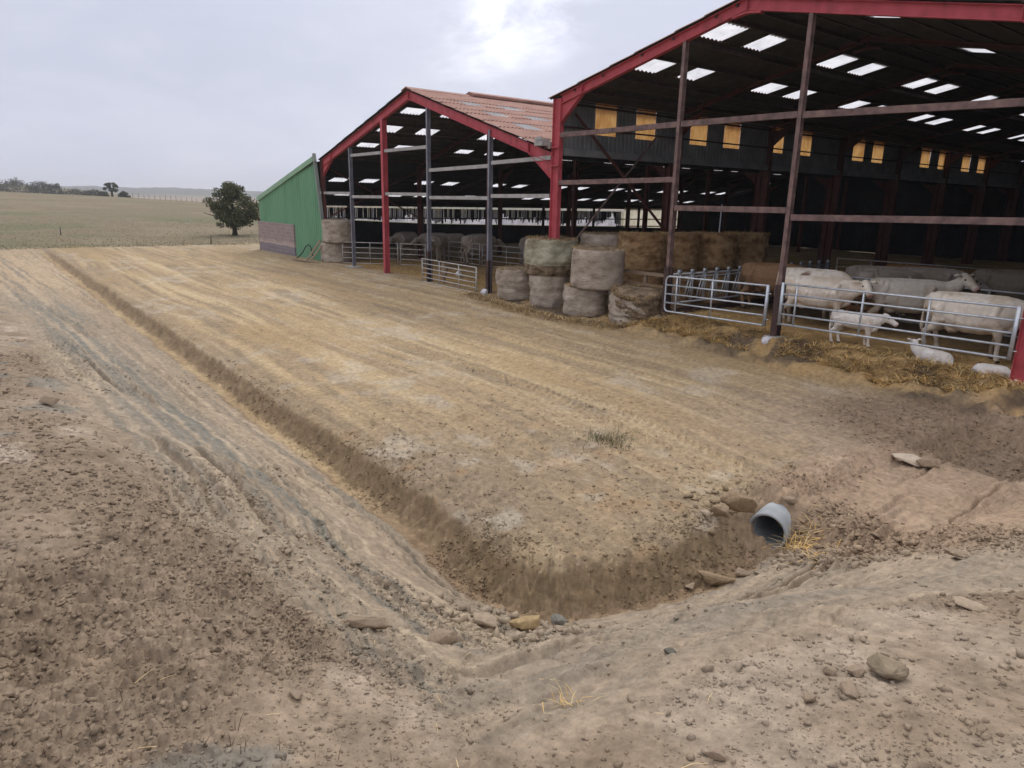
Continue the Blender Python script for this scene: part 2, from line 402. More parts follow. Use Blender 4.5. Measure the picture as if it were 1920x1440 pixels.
    edge_m = np.interp(x, [-37,-20,-14.5,-13,-12,-9.5,-7.3,-5.7,-4.4,-3], [15.8,15.5,15.0,15.1,15.3,15.0,14.75,14.85,14.6,14.6])
    bed = ss(edge_m-0.15, edge_m+0.6, y + 0.5*fbm(x*1.1, y*1.1, 3, 15))
    z = z + 0.29*bed*ss(-14.6, -13.0, x) + 0.10*bed*ss(-13.5, -15, x)*ss(-22.5, -20, x)
    z = z + 0.20*ss(-15.5,-13,x)*ss(edge_m-1.0, edge_m-0.1, y+0.4*fbm(x*1.5, y*1.5, 3, 33))*ss(edge_m+1.0, edge_m+0.2, y)*np.clip(0.6+fbm(x*1.6, y*1.6, 3, 34)*1.3, 0, 1)
    m_bed = bed*ss(-37.4, -36.6, x)
    m_edge = ss(-23,-19,x)*ss(edge_m-1.3, edge_m-0.2, y+0.7*fbm(x*1.3, y*1.3, 4, 16))*ss(edge_m+0.9, edge_m+0.1, y)
    # ---- far landscape
    A = np.degrees(np.arctan2(y, -x))
    rid = np.interp(A, [-180,-20,2.4,6,10,15,25,60,180], [1.5,3.0,2.7,2.25,1.7,0.8,0.3,0.0,1.5])
    zf2 = rid*ss(70, 215, r)
    zf2 = zf2 - (rid+5)*ss(225, 340, r)
    hillA = np.interp(A, [-90,-15,0,2.5,4,6,9,12,20], [2,8,7.0,6.0,5.2,4.2,1.8,-5,-5])
    zf2 = zf2 + (hillA+5)*np.exp(-((r-500)/95.0)**2)
    hillB = np.interp(A, [-180,-90,-10,5,10,12,15,18,25,60,180], [8,8,12,12.5,12.5,13,11,9.0,8,8,8]) + 1.8*vn(A*0.9, A*0+2, 18) + 0.9*vn(A*2.7, A*0+5, 19)
    zf2 = zf2 + (hillB+5)*ss(1200, 2000, r) - 4*np.exp(-((r-900)/200.0)**2)*0
    zf2 = zf2 + 0.10*fbm(x*0.06, y*0.06, 4, 20)*ss(52, 90, r) + 0.05*fbm(x*0.5, y*0.5, 3, 21)*ss(50, 60, r)*ss(400, 200, r)
    farw = np.maximum(ss(-50.5, -54, x), ss(40, 75, r))
    behind = ss(-6, -25, y)
    farw = np.maximum(farw, behind)
    z = z*(1-farw) + zf2*farw
    return z, dict(d=dd, dcr=dcr, face=m_face, floor=m_floor, slope=m_slope, bank=m_bank, pad=m_pad, cross=m_cross, rub=m_rub, spoil=m_spoil,
                   bed=m_bed, edge=m_edge, big=big, far=farw, dep=dep, A=A, r=r)

def detail(x, y, z, k):
    """fine relief"""
    r = k['r']; near = 1-k['far']
    # clod cover
    band = fbm(x*0.55, y*0.55, 4, 50)
    cover = ss(-0.28, 0.30, fbm(x*0.75+3, y*0.75, 3, 55))
    cl = np.clip(k['bank']*(0.17+0.55*cover)*(0.8+0.9*band) + 0.9*k['rub'] + 0.75*k['spoil'] + 0.55*k['edge'] + k['face']*0.35, 0, 1)
    # lumpy crest of the cut edge
    near_edge = ss(-1.1, -0.05, k['d'])*ss(0.5, 0.2, k['d'])*ss(0.0, 0.1, k['dep'])
    cl = np.clip(cl + 0.75*near_edge*(0.6+0.8*fbm(x*0.8, y*0.8, 3, 51)), 0, 1)
    # toe of the slope and dark lumpy band on it
    cl = np.clip(cl + k['slope']*ss(-0.6, 0.4, (edge_y(x)-y)-(x-edge_x(y)))*np.clip(fbm(x*0.35, y*1.7, 4, 52)*2.2, 0, 0.8) + 0.55*k['floor']*np.clip(0.3+fbm(x*0.5, y*0.9, 3, 53)*2.0, 0, 1), 0, 1)
    brown = k['pad']*ss(-11, -6.5, x)*ss(9, 6, y)
    cl = np.clip(cl + 0.42*brown*(0.6+band*1.4) + 0.08*k['pad'], 0, 1)
    h = cl*(0.060*clod(x, y, 0.26, 60, 0.14) + 0.060*clod(x, y, 0.11, 61, 0.40) + 0.055*clod(x, y, 0.055, 62, 0.65)*ss(14, 8, r))
    h += (0.032*k['bank']*(0.25+0.75*cover)+0.022*k['pad']*brown+0.013*k['slope'])*clod(x, y, 0.032, 63, 0.8)*ss(6.5, 4, r)
    h += near*(0.05*fbm(x*0.7, y*0.7, 4, 64)*(k['bank']+k['cross']*0.6+k['spoil']) + 0.015*fbm(x*5, y*5, 3, 65))
    # bucket-teeth grooves along both arms of the ditch
    dxr = x-edge_x(y); dyr = edge_y(x)-y
    wX = ss(-0.3, 0.5, dyr-dxr)   # 1: long arm, 0: right arm
    cross = np.where(wX > 0.5, dyr, dxr); lng = np.where(wX > 0.5, x, y)
    ph = cross + 0.03*fbm(lng*0.25, cross*0.6, 2, 66) + lng*0.035
    g = fbm(ph*8.5, lng*0.09, 3, 67, 0.75)
    gs = ss(0.0, 0.35, fbm(ph*2.2, lng*0.30, 2, 68)+0.12)
    h += k['slope']*0.095*g*(0.35+0.65*gs)
    g2 = np.abs(((ph*8.3) % 1.0)-0.5)*2
    h += k['slope']*0.048*(g2-0.5)*gs
    # face: vertical scrapes
    h += k['face']*0.09*fbm(x*6, y*6, 4, 69, 0.65)
    # pad: wheel and blade tracks along x
    yy = y + 0.35*fbm(x*0.10, y*0.22, 2, 96) + 0.05*fbm(x*0.7, y*0.9, 2, 97) + 0.035*np.clip(x+11, 0, 7)**2*0.6
    tr = fbm(yy*2.6, x*0.06, 4, 70, 0.62)
    h += k['pad']*(1-k['bed'])*0.055*tr*(1-0.6*k['edge'])
    rutm = ss(0.15, 0.4, fbm(yy*1.1, x*0.08, 2, 71))
    cleat = np.sin((x+0.35*np.abs(((yy*2.0) % 1)-0.5))*2*math.pi/0.17)
    h += k['pad']*(1-k['bed'])*rutm*0.020*cleat*ss(30, 18, r)
    h += k['pad']*(1-k['bed'])*(0.035*clod(x, y, 0.20, 72, 0.10+0.25*ss(0.1, 0.4, tr)) + 0.020*clod(x, y, 0.08, 78, 0.3)*ss(16, 10, r))
    # muck and straw edge
    h += k['edge']*0.10*np.clip(fbm(x*2.4, y*2.4, 4, 73)+0.1, -0.2, 1) + k['bed']*0.05*fbm(x*1.7, y*1.7, 4, 74)
    # rough grass
    h += k['far']*ss(220, 90, r)*0.05*fbm(x*1.0, y*1.0, 4, 75)
    return h*np.where(k['far'] > 0.99, ss(260, 200, r), 1)

def soilcol(x, y, z, k):
    n1 = fbm(x*0.45, y*0.45, 4, 80); n2 = fbm(x*1.6, y*1.6, 4, 81); n3 = fbm(x*6, y*6, 3, 82)
    c = np.ones(x.shape+(3,))*np.array([0.222, 0.170, 0.124])
    # bank top: pinkish grey-brown with pale dry patches
    c = mixc(c, 0.55+0.9*n1, (0.250, 0.195, 0.144))
    c = mixc(c, ss(0.15, 0.45, n2*0.7+n1*0.5)*k['bank']*0.8, (0.385, 0.322, 0.262))
    c = mixc(c, k['bank']*ss(0.1, -0.35, fbm(x*0.75+3, y*0.75, 3, 55))*0.55, (0.300, 0.240, 0.180))
    c = mixc(c, ss(0.10, 0.5, -n2)*0.6, (0.180, 0.135, 0.095))
    # grey-blue clay patches
    c = mixc(c, ss(0.34, 0.5, fbm(x*1.1, y*1.1, 4, 83))*k['bank']*0.7, (0.20, 0.19, 0.165))
    # slope
    dxr = x-edge_x(y); dyr = edge_y(x)-y
    wX = dyr > dxr
    cross = np.where(wX, dyr, dxr); lng = np.where(wX, x, y)
    st = fbm((cross+lng*0.035)*8, lng*0.11, 4, 84, 0.7)
    sc = np.ones_like(c)*np.array([0.300, 0.240, 0.178])
    sc = mixc(sc, ss(-22, -34, x)*0.7, (0.40, 0.305, 0.205))
    sc = mixc(sc, ss(0.0, 0.40, st)*0.85, (0.205, 0.185, 0.150))
    clay = ss(0.45, 0.15, np.abs((k['d']-0.6)/(k['dcr']-0.6)-0.66))*ss(-34, -22, x)*ss(6.5, 5, y)*(0.45+0.9*fbm(x*0.3, y*1.2, 3, 85))
    sc = mixc(sc, np.clip(clay*(0.85+0.9*st), 0, 1)*0.85, (0.180, 0.178, 0.158))
    sc = mixc(sc, ss(0.1, 0.45, -st)*0.55, (0.41, 0.340, 0.250))
    sc = mixc(sc, (1-ss(-0.3, 0.3, dyr-dxr))*0.5, (0.285, 0.232, 0.178))
    c = c*(1-k['slope'][..., None]) + sc*k['slope'][..., None]
    # pad: ochre clay, pale streaks, brown worked area near the pipe
    yy = y + 0.35*fbm(x*0.10, y*0.22, 2, 96) + 0.05*fbm(x*0.7, y*0.9, 2, 97) + 0.035*np.clip(x+11, 0, 7)**2*0.6
    s1 = fbm(yy*2.2, x*0.05, 4, 86, 0.6); s2 = fbm(yy*6, x*0.16, 4, 87, 0.6)
    pc = np.ones_like(c)*np.array([0.370, 0.262, 0.132])
    pc = mixc(pc, ss(0.0, 0.5, s1)*0.65, (0.47, 0.350, 0.190))
    pc = mixc(pc, ss(0.02, 0.40, -s1)*0.75, (0.300, 0.215, 0.125))
    pc = mixc(pc, ss(0.05, 0.4, s2)*0.65, (0.25, 0.185, 0.115))
    s3 = fbm(yy*3.5+5, x*0.35, 4, 95, 0.6); pc = mixc(pc, ss(0.18, 0.45, s3)*0.7, (0.22, 0.165, 0.105))
    pc = mixc(pc, ss(0.15, 0.5, -s2)*0.40, (0.50, 0.40, 0.26))
    pc = mixc(pc, ss(0.12, 0.5, n1*0.6+n2*0.6)*0.5, (0.43, 0.37, 0.285))
    pc = mixc(pc, ss(0.15, 0.5, fbm(x*0.12, y*0.5, 3, 93))*0.7, (0.33, 0.225, 0.105))
    br = np.clip(ss(-13, -6.0, x)*ss(11.5, 6.0, y + 0.20*(x+9)) + 0.6*ss(-0.8-0.6*n1, 0, k['d']), 0, 1)
    br = np.clip(br*(0.75+0.5*n1), 0, 1)
    pc = mixc(pc, br*0.95, (0.255, 0.190, 0.122))
    pc = mixc(pc, br*ss(0.25, 0.5, n2)*0.7, (0.40, 0.345, 0.27))
    pc = mixc(pc, br*ss(0.3, 0.55, fbm(x*2.1, y*2.1, 3, 88))*0.5, (0.36, 0.215, 0.10))
    rp = ss(-8.5, -5.5, x)*ss(7.5, 10.5, y)*ss(15, 12, y)
    pc = mixc(pc, rp*0.75, (0.305, 0.225, 0.155))
    lum = pc @ np.array([0.3, 0.55, 0.15]); pc = pc*0.80 + lum[..., None]*np.array([1.03, 1.0, 0.93])*0.20
    w = k['pad'][..., None]; c = c*(1-w) + pc*w
    # cut face, damp floor, pale mud
    c = mixc(c, k['face']*0.80, np.array([0.225, 0.165, 0.100]))
    c = mixc(c, k['face']*ss(0.0, 0.4, n3)*0.5, np.array([0.135, 0.10, 0.065]))
    fl = k['floor']; fm = ss(0.0, 0.35, fbm(x*0.8, y*2.5, 4, 89)+0.1*n3)
    c = mixc(c, fl*ss(0.05, 0.15, k['dep']), np.array([0.215, 0.155, 0.100]))
    c = mixc(c, fl*fm*ss(-6.8, -8.5, x)*(0.55+0.4*n2), np.array([0.46, 0.37, 0.245]))
    c = mixc(c, ss(0.26, 0.34, k['d'])*ss(0.55, 0.45, k['d'])*ss(-6, -9, x)*0.6, np.array([0.36, 0.27, 0.155]))
    c = mixc(c, k['cross']*0.95, np.array([0.315, 0.232, 0.165]))
    c = mixc(c, k['cross']*ss(0.1, 0.5, n2)*0.5, np.array([0.37, 0.285, 0.21]))
    c = mixc(c, k['rub']*0.7, np.array([0.275, 0.205, 0.145]))
    c = mixc(c, k['spoil']*0.85, np.array([0.195, 0.142, 0.10]))
    # barn bedding, trodden straw edge and muck
    bd = np.ones_like(c)*np.array([0.36, 0.235, 0.105])
    bd = mixc(bd, ss(0.0, 0.4, n2), (0.52, 0.355, 0.16)); bd = mixc(bd, ss(0.0, 0.4, -n1), (0.15, 0.092, 0.042))
    bd = mixc(bd, ss(17.5, 20, y)*k['big']*0.85, (0.085, 0.06, 0.04))  # shade deep inside the tall barn, painted into the floor colour
    bd = mixc(bd, ss(-20, -23, x)*0.55, (0.33, 0.225, 0.11))
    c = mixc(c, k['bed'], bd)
    mk = ss(-0.30, 0.15, fbm(x*1.6, y*1.6, 4, 90))
    c = mixc(c, k['edge']*mk*0.9, np.array([0.085, 0.062, 0.045]))
    c = mixc(c, k['edge']*(1-mk)*0.7, np.array([0.34, 0.225, 0.10]))
    c = c*(1+0.16*n3[..., None])
    # grassland
    g = np.ones_like(c)*np.array([0.172, 0.144, 0.096])
    A = k['A']; r = k['r']
    lat = np.log(np.maximum(r, 1))
    gb = fbm(lat*7.0, A*0.05, 3, 91); gn = fbm(x*0.12, y*0.12, 4, 92)
    g = mixc(g, ss(-0.1, 0.4, gn)*0.6, (0.215, 0.180, 0.122))
    g = mixc(g, ss(0.02, 0.30, gb)*0.75, (0.118, 0.124, 0.070))
    g = mixc(g, ss(0.1, 0.4, fbm(x*0.35, y*0.35, 3, 94))*0.5, (0.165, 0.135, 0.085))
    g = mixc(g, ss(700, 800, r)*ss(1300, 1150, r)*0.8, (0.30, 0.215, 0.155))
    g = mixc(g, ss(1350, 1500, r)*0.9, (0.055, 0.065, 0.05))
    w = k['far'][..., None]; c = c*(1-w) + g*w
    return np.clip(c, 0.01, 0.9)

def height(x, y):
    x = np.atleast_1d(np.asarray(x, float)); y = np.atleast_1d(np.asarray(y, float))
    z, k = terrain(x, y); return z + detail(x, y, z, k)
def h1(x, y): return float(height(x, y)[0])

a0, a1 = 92.0, 189.0
ang = np.concatenate([np.linspace(a0, a1, 1080), np.linspace(a1, a0+360, 130)[1:-1]])
ang = np.radians(ang)
rad = [0.45]
while rad[-1] < 3200:
    q = rad[-1]
    st = 0.0125 if q < 1.2 else 0.0052 if q < 14 else 0.0075 if q < 62 else 0.014 if q < 260 else 0.03
    rad.append(q*(1+st))
rad = np.array(rad)
AA, RR = np.meshgrid(ang, rad)
GX = RR*np.cos(AA); GY = RR*np.sin(AA)
GZ, K = terrain(GX, GY)
GZ = GZ + detail(GX, GY, GZ, K)
GC = soilcol(GX, GY, GZ, K)
na, nr = len(ang), len(rad)
I = np.arange(nr*na).reshape(nr, na)
J = np.roll(I, -1, axis=1)
F = np.stack([I[:-1], J[:-1], J[1:], I[1:]], -1).reshape(-1, 4)[:, ::-1]
V = np.stack([GX, GY, GZ], -1).reshape(-1, 3); C = GC.reshape(-1, 3)
# centre cap under the camera
cz = float(GZ[0].mean()); V = np.vstack([V, [[0, 0, cz]]]); C = np.vstack([C, C[:1]])
ctr = len(V)-1
cap = np.stack([I[0], np.full(na, ctr), np.roll(I[0], -1), np.roll(I[0], -1)], -1)
farq = K['far'].reshape(-1)[F].mean(1) + 0.25*fbm(V[F[:, 0], 0]*0.7, V[F[:, 0], 1]*0.7, 3, 99)
isf = farq > 0.5
# open bore of the drain pipe
fc = V[F].mean(1); ax = -4.00-0.245*(fc[:, 1]-6.90)
bore = (np.hypot(fc[:, 0]-ax, fc[:, 2]+0.165) < 0.195) & (fc[:, 1] > 6.88) & (fc[:, 1] < 9.0)
F = F[~bore]; isf = isf[~bore]
def sub(name, F, mat, tris=None):
    u, inv = np.unique(F, return_inverse=True)
    return np_mesh(name, V[u], inv.reshape(F.shape), mat, True, cols=C[u])
ground = sub('ground', F[~isf], M['soil']); tag(ground, 'bare dug clay ground of the yard, bank and ditch', 'ground', kind='structure')
field = sub('field', F[isf], M['grassland']); tag(field, 'dry olive and brown grassland running to the hills', 'field', kind='structure')
tri = np.stack([I[0], np.roll(I[0], -1), np.full(na, ctr)], -1)
u, inv = np.unique(tri, return_inverse=True)
capo = np_mesh('bank_top', V[u], inv.reshape(tri.shape), M['soil'], True, cols=C[u]); tag(capo, 'patch of the earth bank underfoot', 'ground', kind='structure')

# ------------------------------------------------------------------ loose clods, stones
def rock_proto(seed, n=16, sq=(1, 0.8, 0.6), rough=0.0):
    rg = np.random.default_rng(seed)
    p = rg.normal(size=(n, 3)); p /= np.linalg.norm(p, axis=1)[:, None]
    p = np.sign(p)*np.abs(p)**0.75
    p *= (0.72+0.36*rg.random((n, 1)))*np.array(sq)
    bm = bmesh.new()
    for q in p: bm.verts.new(q)
    bmesh.ops.convex_hull(bm, input=bm.verts)
    loose = [v for v in bm.verts if not v.link_faces]
    if loose: bmesh.ops.delete(bm, geom=loose, context='VERTS')
    if rough:
        bmesh.ops.bevel(bm, geom=list(bm.edges), offset=0.045, segments=1, affect='EDGES')
        bmesh.ops.triangulate(bm, faces=bm.faces)
        bmesh.ops.subdivide_edges(bm, edges=bm.edges, cuts=2, use_grid_fill=True)
        for v in bm.verts:
            c = np.array(v.co); a = fbm(np.array([c[0]*3+seed]), np.array([c[1]*3+c[2]*2.3]), 3, seed)[0]
            b = fbm(np.array([c[0]*9+seed]), np.array([c[2]*9+c[1]*5.3]), 2, seed+5)[0]
            v.co += v.co.normalized()*float(rough*(0.6*a+0.7*b))
    bmesh.ops.triangulate(bm, faces=bm.faces)
    bm.verts.index_update()
    V_ = np.array([v.co[:] for v in bm.verts]); F_ = np.array([[v.index for v in f.verts] for f in bm.faces]); bm.free()
    return V_, F_
protos = [rock_proto(100+i, 8+i % 4, (1, 0.75+0.02*i, 0.55+0.02*(i % 6))) for i in range(14)]
def rotz(a): c, s = math.cos(a), math.sin(a); return np.array([[c, -s, 0], [s, c, 0], [0, 0, 1]])
def scatter(name, xs, ys, rs, label, cat, tint=None):
    zs = height(xs, ys); zt, kk = terrain(xs, ys); cols = soilcol(xs, ys, zt, kk)
    VV = []; FF = []; CC = []; o = 0
    for i in range(len(xs)):
        pv, pf = protos[rng.integers(len(protos))]
        q = (pv*rs[i]*(0.8+0.4*rng.random(3))) @ rotz(rng.random()*6.28).T
        VV.append(q + [xs[i], ys[i], zs[i]+rs[i]*0.12]); FF.append(pf+o); o += len(pv)
        CC.append(np.repeat(cols[i:i+1]*(0.85+0.3*rng.random()), len(pv), 0))
    ob = np_mesh(name, np.vstack(VV), np.vstack(FF), M['clod'], False, cols=np.clip(np.vstack(CC), 0.02, 0.8))
    return tag(ob, label, cat, kind='stuff')
def samples(n, fn):
    """rejection sampling over a view-wedge, denser close by"""
    X = []; Y = []
    while len(X) < n:
        m_ = 20000
        r = 1.2*np.exp(rng.random(m_)*math.log(16/1.2)); a = np.radians(96+rng.random(m_)*92)
        x = r*np.cos(a); y = r*np.sin(a)
        zt, k = terrain(x, y); w = fn(x, y, k)
        s = (rng.random(m_) < w) & ~((np.abs(x+4.05) < 0.28) & (y > 6.6) & (y < 7.6))
        X.extend(x[s]); Y.extend(y[s])
    return np.array(X[:n]), np.array(Y[:n])
def w_clod(x, y, k):
    b = fbm(x*0.9, y*0.9, 3, 120); cv = ss(-0.28, 0.30, fbm(x*0.75+3, y*0.75, 3, 55))
    return np.clip(k['bank']*(0.14+0.55*cv)*(0.4+0.7*ss(-0.15, 0.4, b)) + 1.0*k['rub'] + 0.6*k['spoil'] + 0.30*k['slope']*(0.12+0.88*ss(-0.6, 0.4, (edge_y(x)-y)-(x-edge_x(y))))*ss(0.0, 0.35, fbm(x*0.35, y*1.7, 4, 52))
                   + 0.5*k['floor']*ss(-0.1, 0.4, b)*ss(-14, -9, x) + 0.75*ss(-0.6, -0.1, k['d'])*ss(0.45, 0.3, k['d'])*ss(-26, -14, x)*ss(-0.35, 0.3, b) + 0.10*k['pad']*ss(-12, -8, x)*ss(9.5, 7, y) + 0.25*k['pad']*ss(-20, -14, x)*ss(0.15, 0.4, fbm(y*3.5+5, x*0.35, 4, 95, 0.6)), 0, 1)
xs, ys = samples(52000, w_clod)
rs = (0.0030+0.0115*rng.random(len(xs))**3.6)*np.clip(np.hypot(xs, ys)/2.4, 0.7, 2.1) + 0.020*rng.random(len(xs))*(rng.random(len(xs)) < 0.035)
scatter('clods', xs, ys, rs, 'loose crumbs and clods of dry soil strewn over the dug ground', 'soil clods')
# rubble round the pipe mouth and in the ditch corner
n = 700
xs = -3.5+rng.normal(0, 0.75, n); ys = 6.85+rng.normal(0, 0.40, n)
m1 = (np.hypot((xs+4.0)/0.33, (ys-6.6)/0.55) > 1) & ~((np.abs(xs+4.05) < 0.30) & (ys > 6.3) & (ys < 7.6))
xs, ys = xs[m1], ys[m1]
scatter('rubble', xs, ys, 0.018+0.060*rng.random(len(xs))**2.5, 'broken earth rubble heaped around the concrete pipe mouth', 'rubble')
n = 420
t_ = rng.random(n); xs = -4.15+0.5*(t_-0.35)+rng.normal(0, 0.22, n); ys = 3.15+0.9*(t_-0.5)+rng.normal(0, 0.28, n)
scatter('rubble_heap', xs, ys, 0.018+0.055*rng.random(n)**2.5, 'grey and brown broken clay heaped in the inner corner of the ditch', 'rubble')

GRP_S = 'stones lying on the dug soil'
def stone(x, y, size, label, seed, rz=0.0, sink=0.25, col=(0.27, 0.21, 0.155), tilt=(0, 0)):
    pv, pf = rock_proto(seed, 15, (1, 0.8, 0.62), 0.07)
    pv = pv*np.array(size)/2
    rg = np.random.default_rng(seed)
    cc = np.repeat([col], len(pv), 0)*(0.9+0.2*rg.random((len(pv), 1)))
    o = np_mesh('stone', pv, pf, M['clod'], False, cols=cc)
    z = h1(x, y)
    o.location = (x, y, z+size[2]*(0.5-sink)); o.rotation_euler = (tilt[0], tilt[1], rz)
    return tag(o, label, 'stone', GRP_S)
stone(-3.06, 1.43, (0.30,0.13,0.15), 'long flat-sided stone at the left end of the ditch corner rubble', 201, 0.9)
stone(-4.04, 2.93, (0.30,0.22,0.20), 'pale angular block standing in the ditch corner, left of the ochre one', 202, 0.3, 0.15, (0.33,0.265,0.20))
stone(-3.91, 3.25, (0.30,0.24,0.17), 'ochre smeared block in the middle of the ditch corner rubble', 203, 1.3, 0.15, (0.34,0.25,0.14))
stone(-2.95, 1.85, (0.22,0.18,0.13), 'blunt brown stone below the pale block at the ditch corner', 204, 0.8)
stone(-4.05, 3.75, (0.20,0.16,0.14), 'small dark grey stone on the right side of the ditch corner rubble', 205, 0.2, 0.15, (0.17,0.165,0.145))
stone(-4.27, 6.72, (0.46,0.22,0.44), 'large flat slab leaning on the left side of the concrete pipe', 206, 0.9, 0.0, (0.30,0.225,0.15), (0.45, 0.25))
stone(-4.33, 6.46, (0.24,0.18,0.32), 'upright boulder beside the leaning slab left of the pipe', 207, 0.6, 0.08, (0.28,0.21,0.145))
stone(-4.42, 6.28, (0.15,0.12,0.12), 'small pale stone just left of the upright boulder', 208, 0.0, 0.2, (0.36,0.29,0.22))
stone(-4.62, 7.15, (0.22,0.20,0.18), 'round lump on the ground behind the leaning slab', 209, 1.0)
stone(-3.78, 5.68, (0.44,0.28,0.22), 'broad low boulder in the ditch below the pipe mouth', 210, 0.7, 0.15, (0.235,0.175,0.115))
stone(-3.68, 5.97, (0.20,0.16,0.14), 'squarish stone right of the broad boulder below the pipe', 211, 0.2)
stone(-3.91, 5.41, (0.19,0.15,0.12), 'tilted small stone in the ditch nearer than the broad boulder', 212, 1.9)
stone(-3.98, 7.3, (0.20,0.18,0.18), 'lumpy stone on the rubble just above the pipe', 213, 0.5)
stone(-1.82, 6.01, (0.22,0.18,0.13), 'dark lump at the right edge of the rubble by the near bank', 214, 0.5)
stone(-0.92, 2.53, (0.17,0.13,0.125), 'biggest grey-brown boulder, topmost in the clod group on the near bank', 215, 0.2, 0.15, (0.235,0.19,0.135))
stone(-0.99, 2.45, (0.105,0.08,0.07), 'split brown clod touching the biggest near bank boulder on its left side', 216, 1.2)
stone(-1.05, 2.38, (0.075,0.065,0.06), 'small clod at the left end of the near bank clod group', 217, 0.2)
stone(-0.94, 2.29, (0.12,0.085,0.06), 'flattish clod lying in front of the biggest boulder of the near bank', 218, 2.2)
stone(-1.05, 3.77, (0.20,0.16,0.09), 'flat pale topped slab on the near bank at the right', 219, 0.9, 0.3, (0.35,0.28,0.21))
stone(-3.92, 10.14, (0.50,0.34,0.26), 'whitish stone sticking out where the filled crossing meets the far trench', 220, 0.4, 0.2, (0.47,0.40,0.32))
stone(-3.66, 10.25, (0.38,0.30,0.28), 'brown slab right beside the whitish stone at the far trench', 221, 1.1, 0.2, (0.29,0.22,0.155))
stone(-9.18, 0.54, (0.30,0.20,0.20), 'lone brown clod on the far left bank top', 222, 0.4, 0.15)
stone(-1.69, 2.25, (0.08,0.055,0.05), 'dark grey pebble on smooth soil right of centre foreground', 223, 0.4, 0.2, (0.15,0.145,0.125))
stone(-1.04, 1.67, (0.09,0.075,0.06), 'dark clod at the bottom edge right of centre', 224, 0.8, 0.2)
stone(-1.02, 2.18, (0.085,0.07,0.06), 'angular clod in the row at the lower right', 225, 1.9, 0.2)
stone(-2.24, 0.75, (0.07,0.055,0.045), 'rounded grey pebble in the lower left foreground', 226, 0.3, 0.2)

# ------------------------------------------------------------------ straw, weeds, grass (countless)
def strands(name, xs, ys, L, W, mats, label, cat, lift=0.012, up=0.25, parent=None, zs=None, kind='stuff'):
    n = len(xs)
    if zs is None: zs = height(xs, ys)
    az = rng.random(n)*6.28; el = (rng.random(n)-0.25)*up*2
    Ls = L*(0.5+rng.random(n)); bend = (rng.random(n)-0.5)*0.5
    d0 = np.stack([np.cos(az)*np.cos(el), np.sin(az)*np.cos(el), np.sin(el)], -1)
    az2 = az+bend; d1 = np.stack([np.cos(az2)*np.cos(el*0.3), np.sin(az2)*np.cos(el*0.3), np.sin(el*0.3)-0.05], -1)
    s = np.stack([-np.sin(az), np.cos(az), 0*az], -1)*W*0.5
    p0 = np.stack([xs, ys, zs+lift], -1); p1 = p0+d0*Ls[:, None]*0.5; p2 = p1+d1*Ls[:, None]*0.5
    Vv = np.stack([p0-s, p0+s, p1-s, p1+s, p2-s*0.4, p2+s*0.4], 1).reshape(-1, 3)
    b = np.arange(n)[:, None]*6
    Ff = np.concatenate([b+[0, 1, 3, 2], b+[2, 3, 5, 4]], 0)
    mi = np.tile(rng.integers(0, len(mats), n), 2)
    o = np_mesh(name, Vv, Ff, mats, False, mi, parent)
    if label: tag(o, label, cat, kind=kind)
    return o
def blades(name, xs, ys, H, W, mats, label, cat, spread=0.5, zs=None):
    n = len(xs)
    if zs is None: zs = height(xs, ys)
    az = rng.random(n)*6.28; t = rng.random(n)*spread; Hs = H*(0.5+rng.random(n))
    d = np.stack([np.cos(az)*np.sin(t), np.sin(az)*np.sin(t), np.cos(t)], -1)
    a2 = rng.random(n)*6.28; s = np.stack([np.cos(a2), np.sin(a2), 0*a2], -1)*W*0.5
    p0 = np.stack([xs, ys, zs-0.01], -1); p1 = p0+d*Hs[:, None]*0.6; p2 = p1+d*Hs[:, None]*0.4+np.stack([np.cos(az), np.sin(az), -0.3+0*az], -1)*Hs[:, None]*0.15
    Vv = np.stack([p0-s, p0+s, p1-s*0.7, p1+s*0.7, p2-s*0.1, p2+s*0.1], 1).reshape(-1, 3)
    b = np.arange(n)[:, None]*6; Ff = np.concatenate([b+[0, 1, 3, 2], b+[2, 3, 5, 4]], 0)
    o = np_mesh(name, Vv, Ff, mats, False, np.tile(rng.integers(0, len(mats), n), 2))
    return tag(o, label, cat, kind='stuff')

# straw along the open front of the tall barn
n = 16000
xs = -14.2+rng.random(n)*10.2
em = np.interp(xs, [-14.5,-13,-12,-9.5,-7.3,-5.7,-4.4,-3], [15.0,15.1,15.3,15.0,14.75,14.85,14.6,14.6])
ys = em-0.45+np.abs(rng.normal(0, 1.0, n))*1.1
keep = fbm(xs*1.4, ys*1.4, 3, 130) > -0.12
xs, ys = xs[keep], ys[keep]
strands('bedding_straw', xs, ys, 0.22, 0.011, [M['straw'], M['straw_pale'], M['straw_muck']], 'loose golden straw spilling out under the galvanised gates', 'straw', 0.02, 0.5)
n = 2600
xs = -22+rng.random(n)*8.5; ys = np.interp(xs, [-22,-19,-16,-13.5], [15.0,14.2,13.9,14.5])+rng.normal(0, 0.28, n)
strands('hay_litter', xs, ys, 0.22, 0.012, [M['straw_muck'], M['straw_pale'], M['straw_muck']], 'trodden hay litter along the feet of the wrapped bales', 'hay litter', 0.02, 0.5)
n = 2200
xs = -36+rng.random(n)*14; ys = 15.8+rng.random(n)*4
strands('barn_litter', xs, ys, 0.25, 0.014, [M['straw'], M['straw_muck']], 'straw litter on the floor of the lower barn', 'straw litter', 0.02, 0.4)
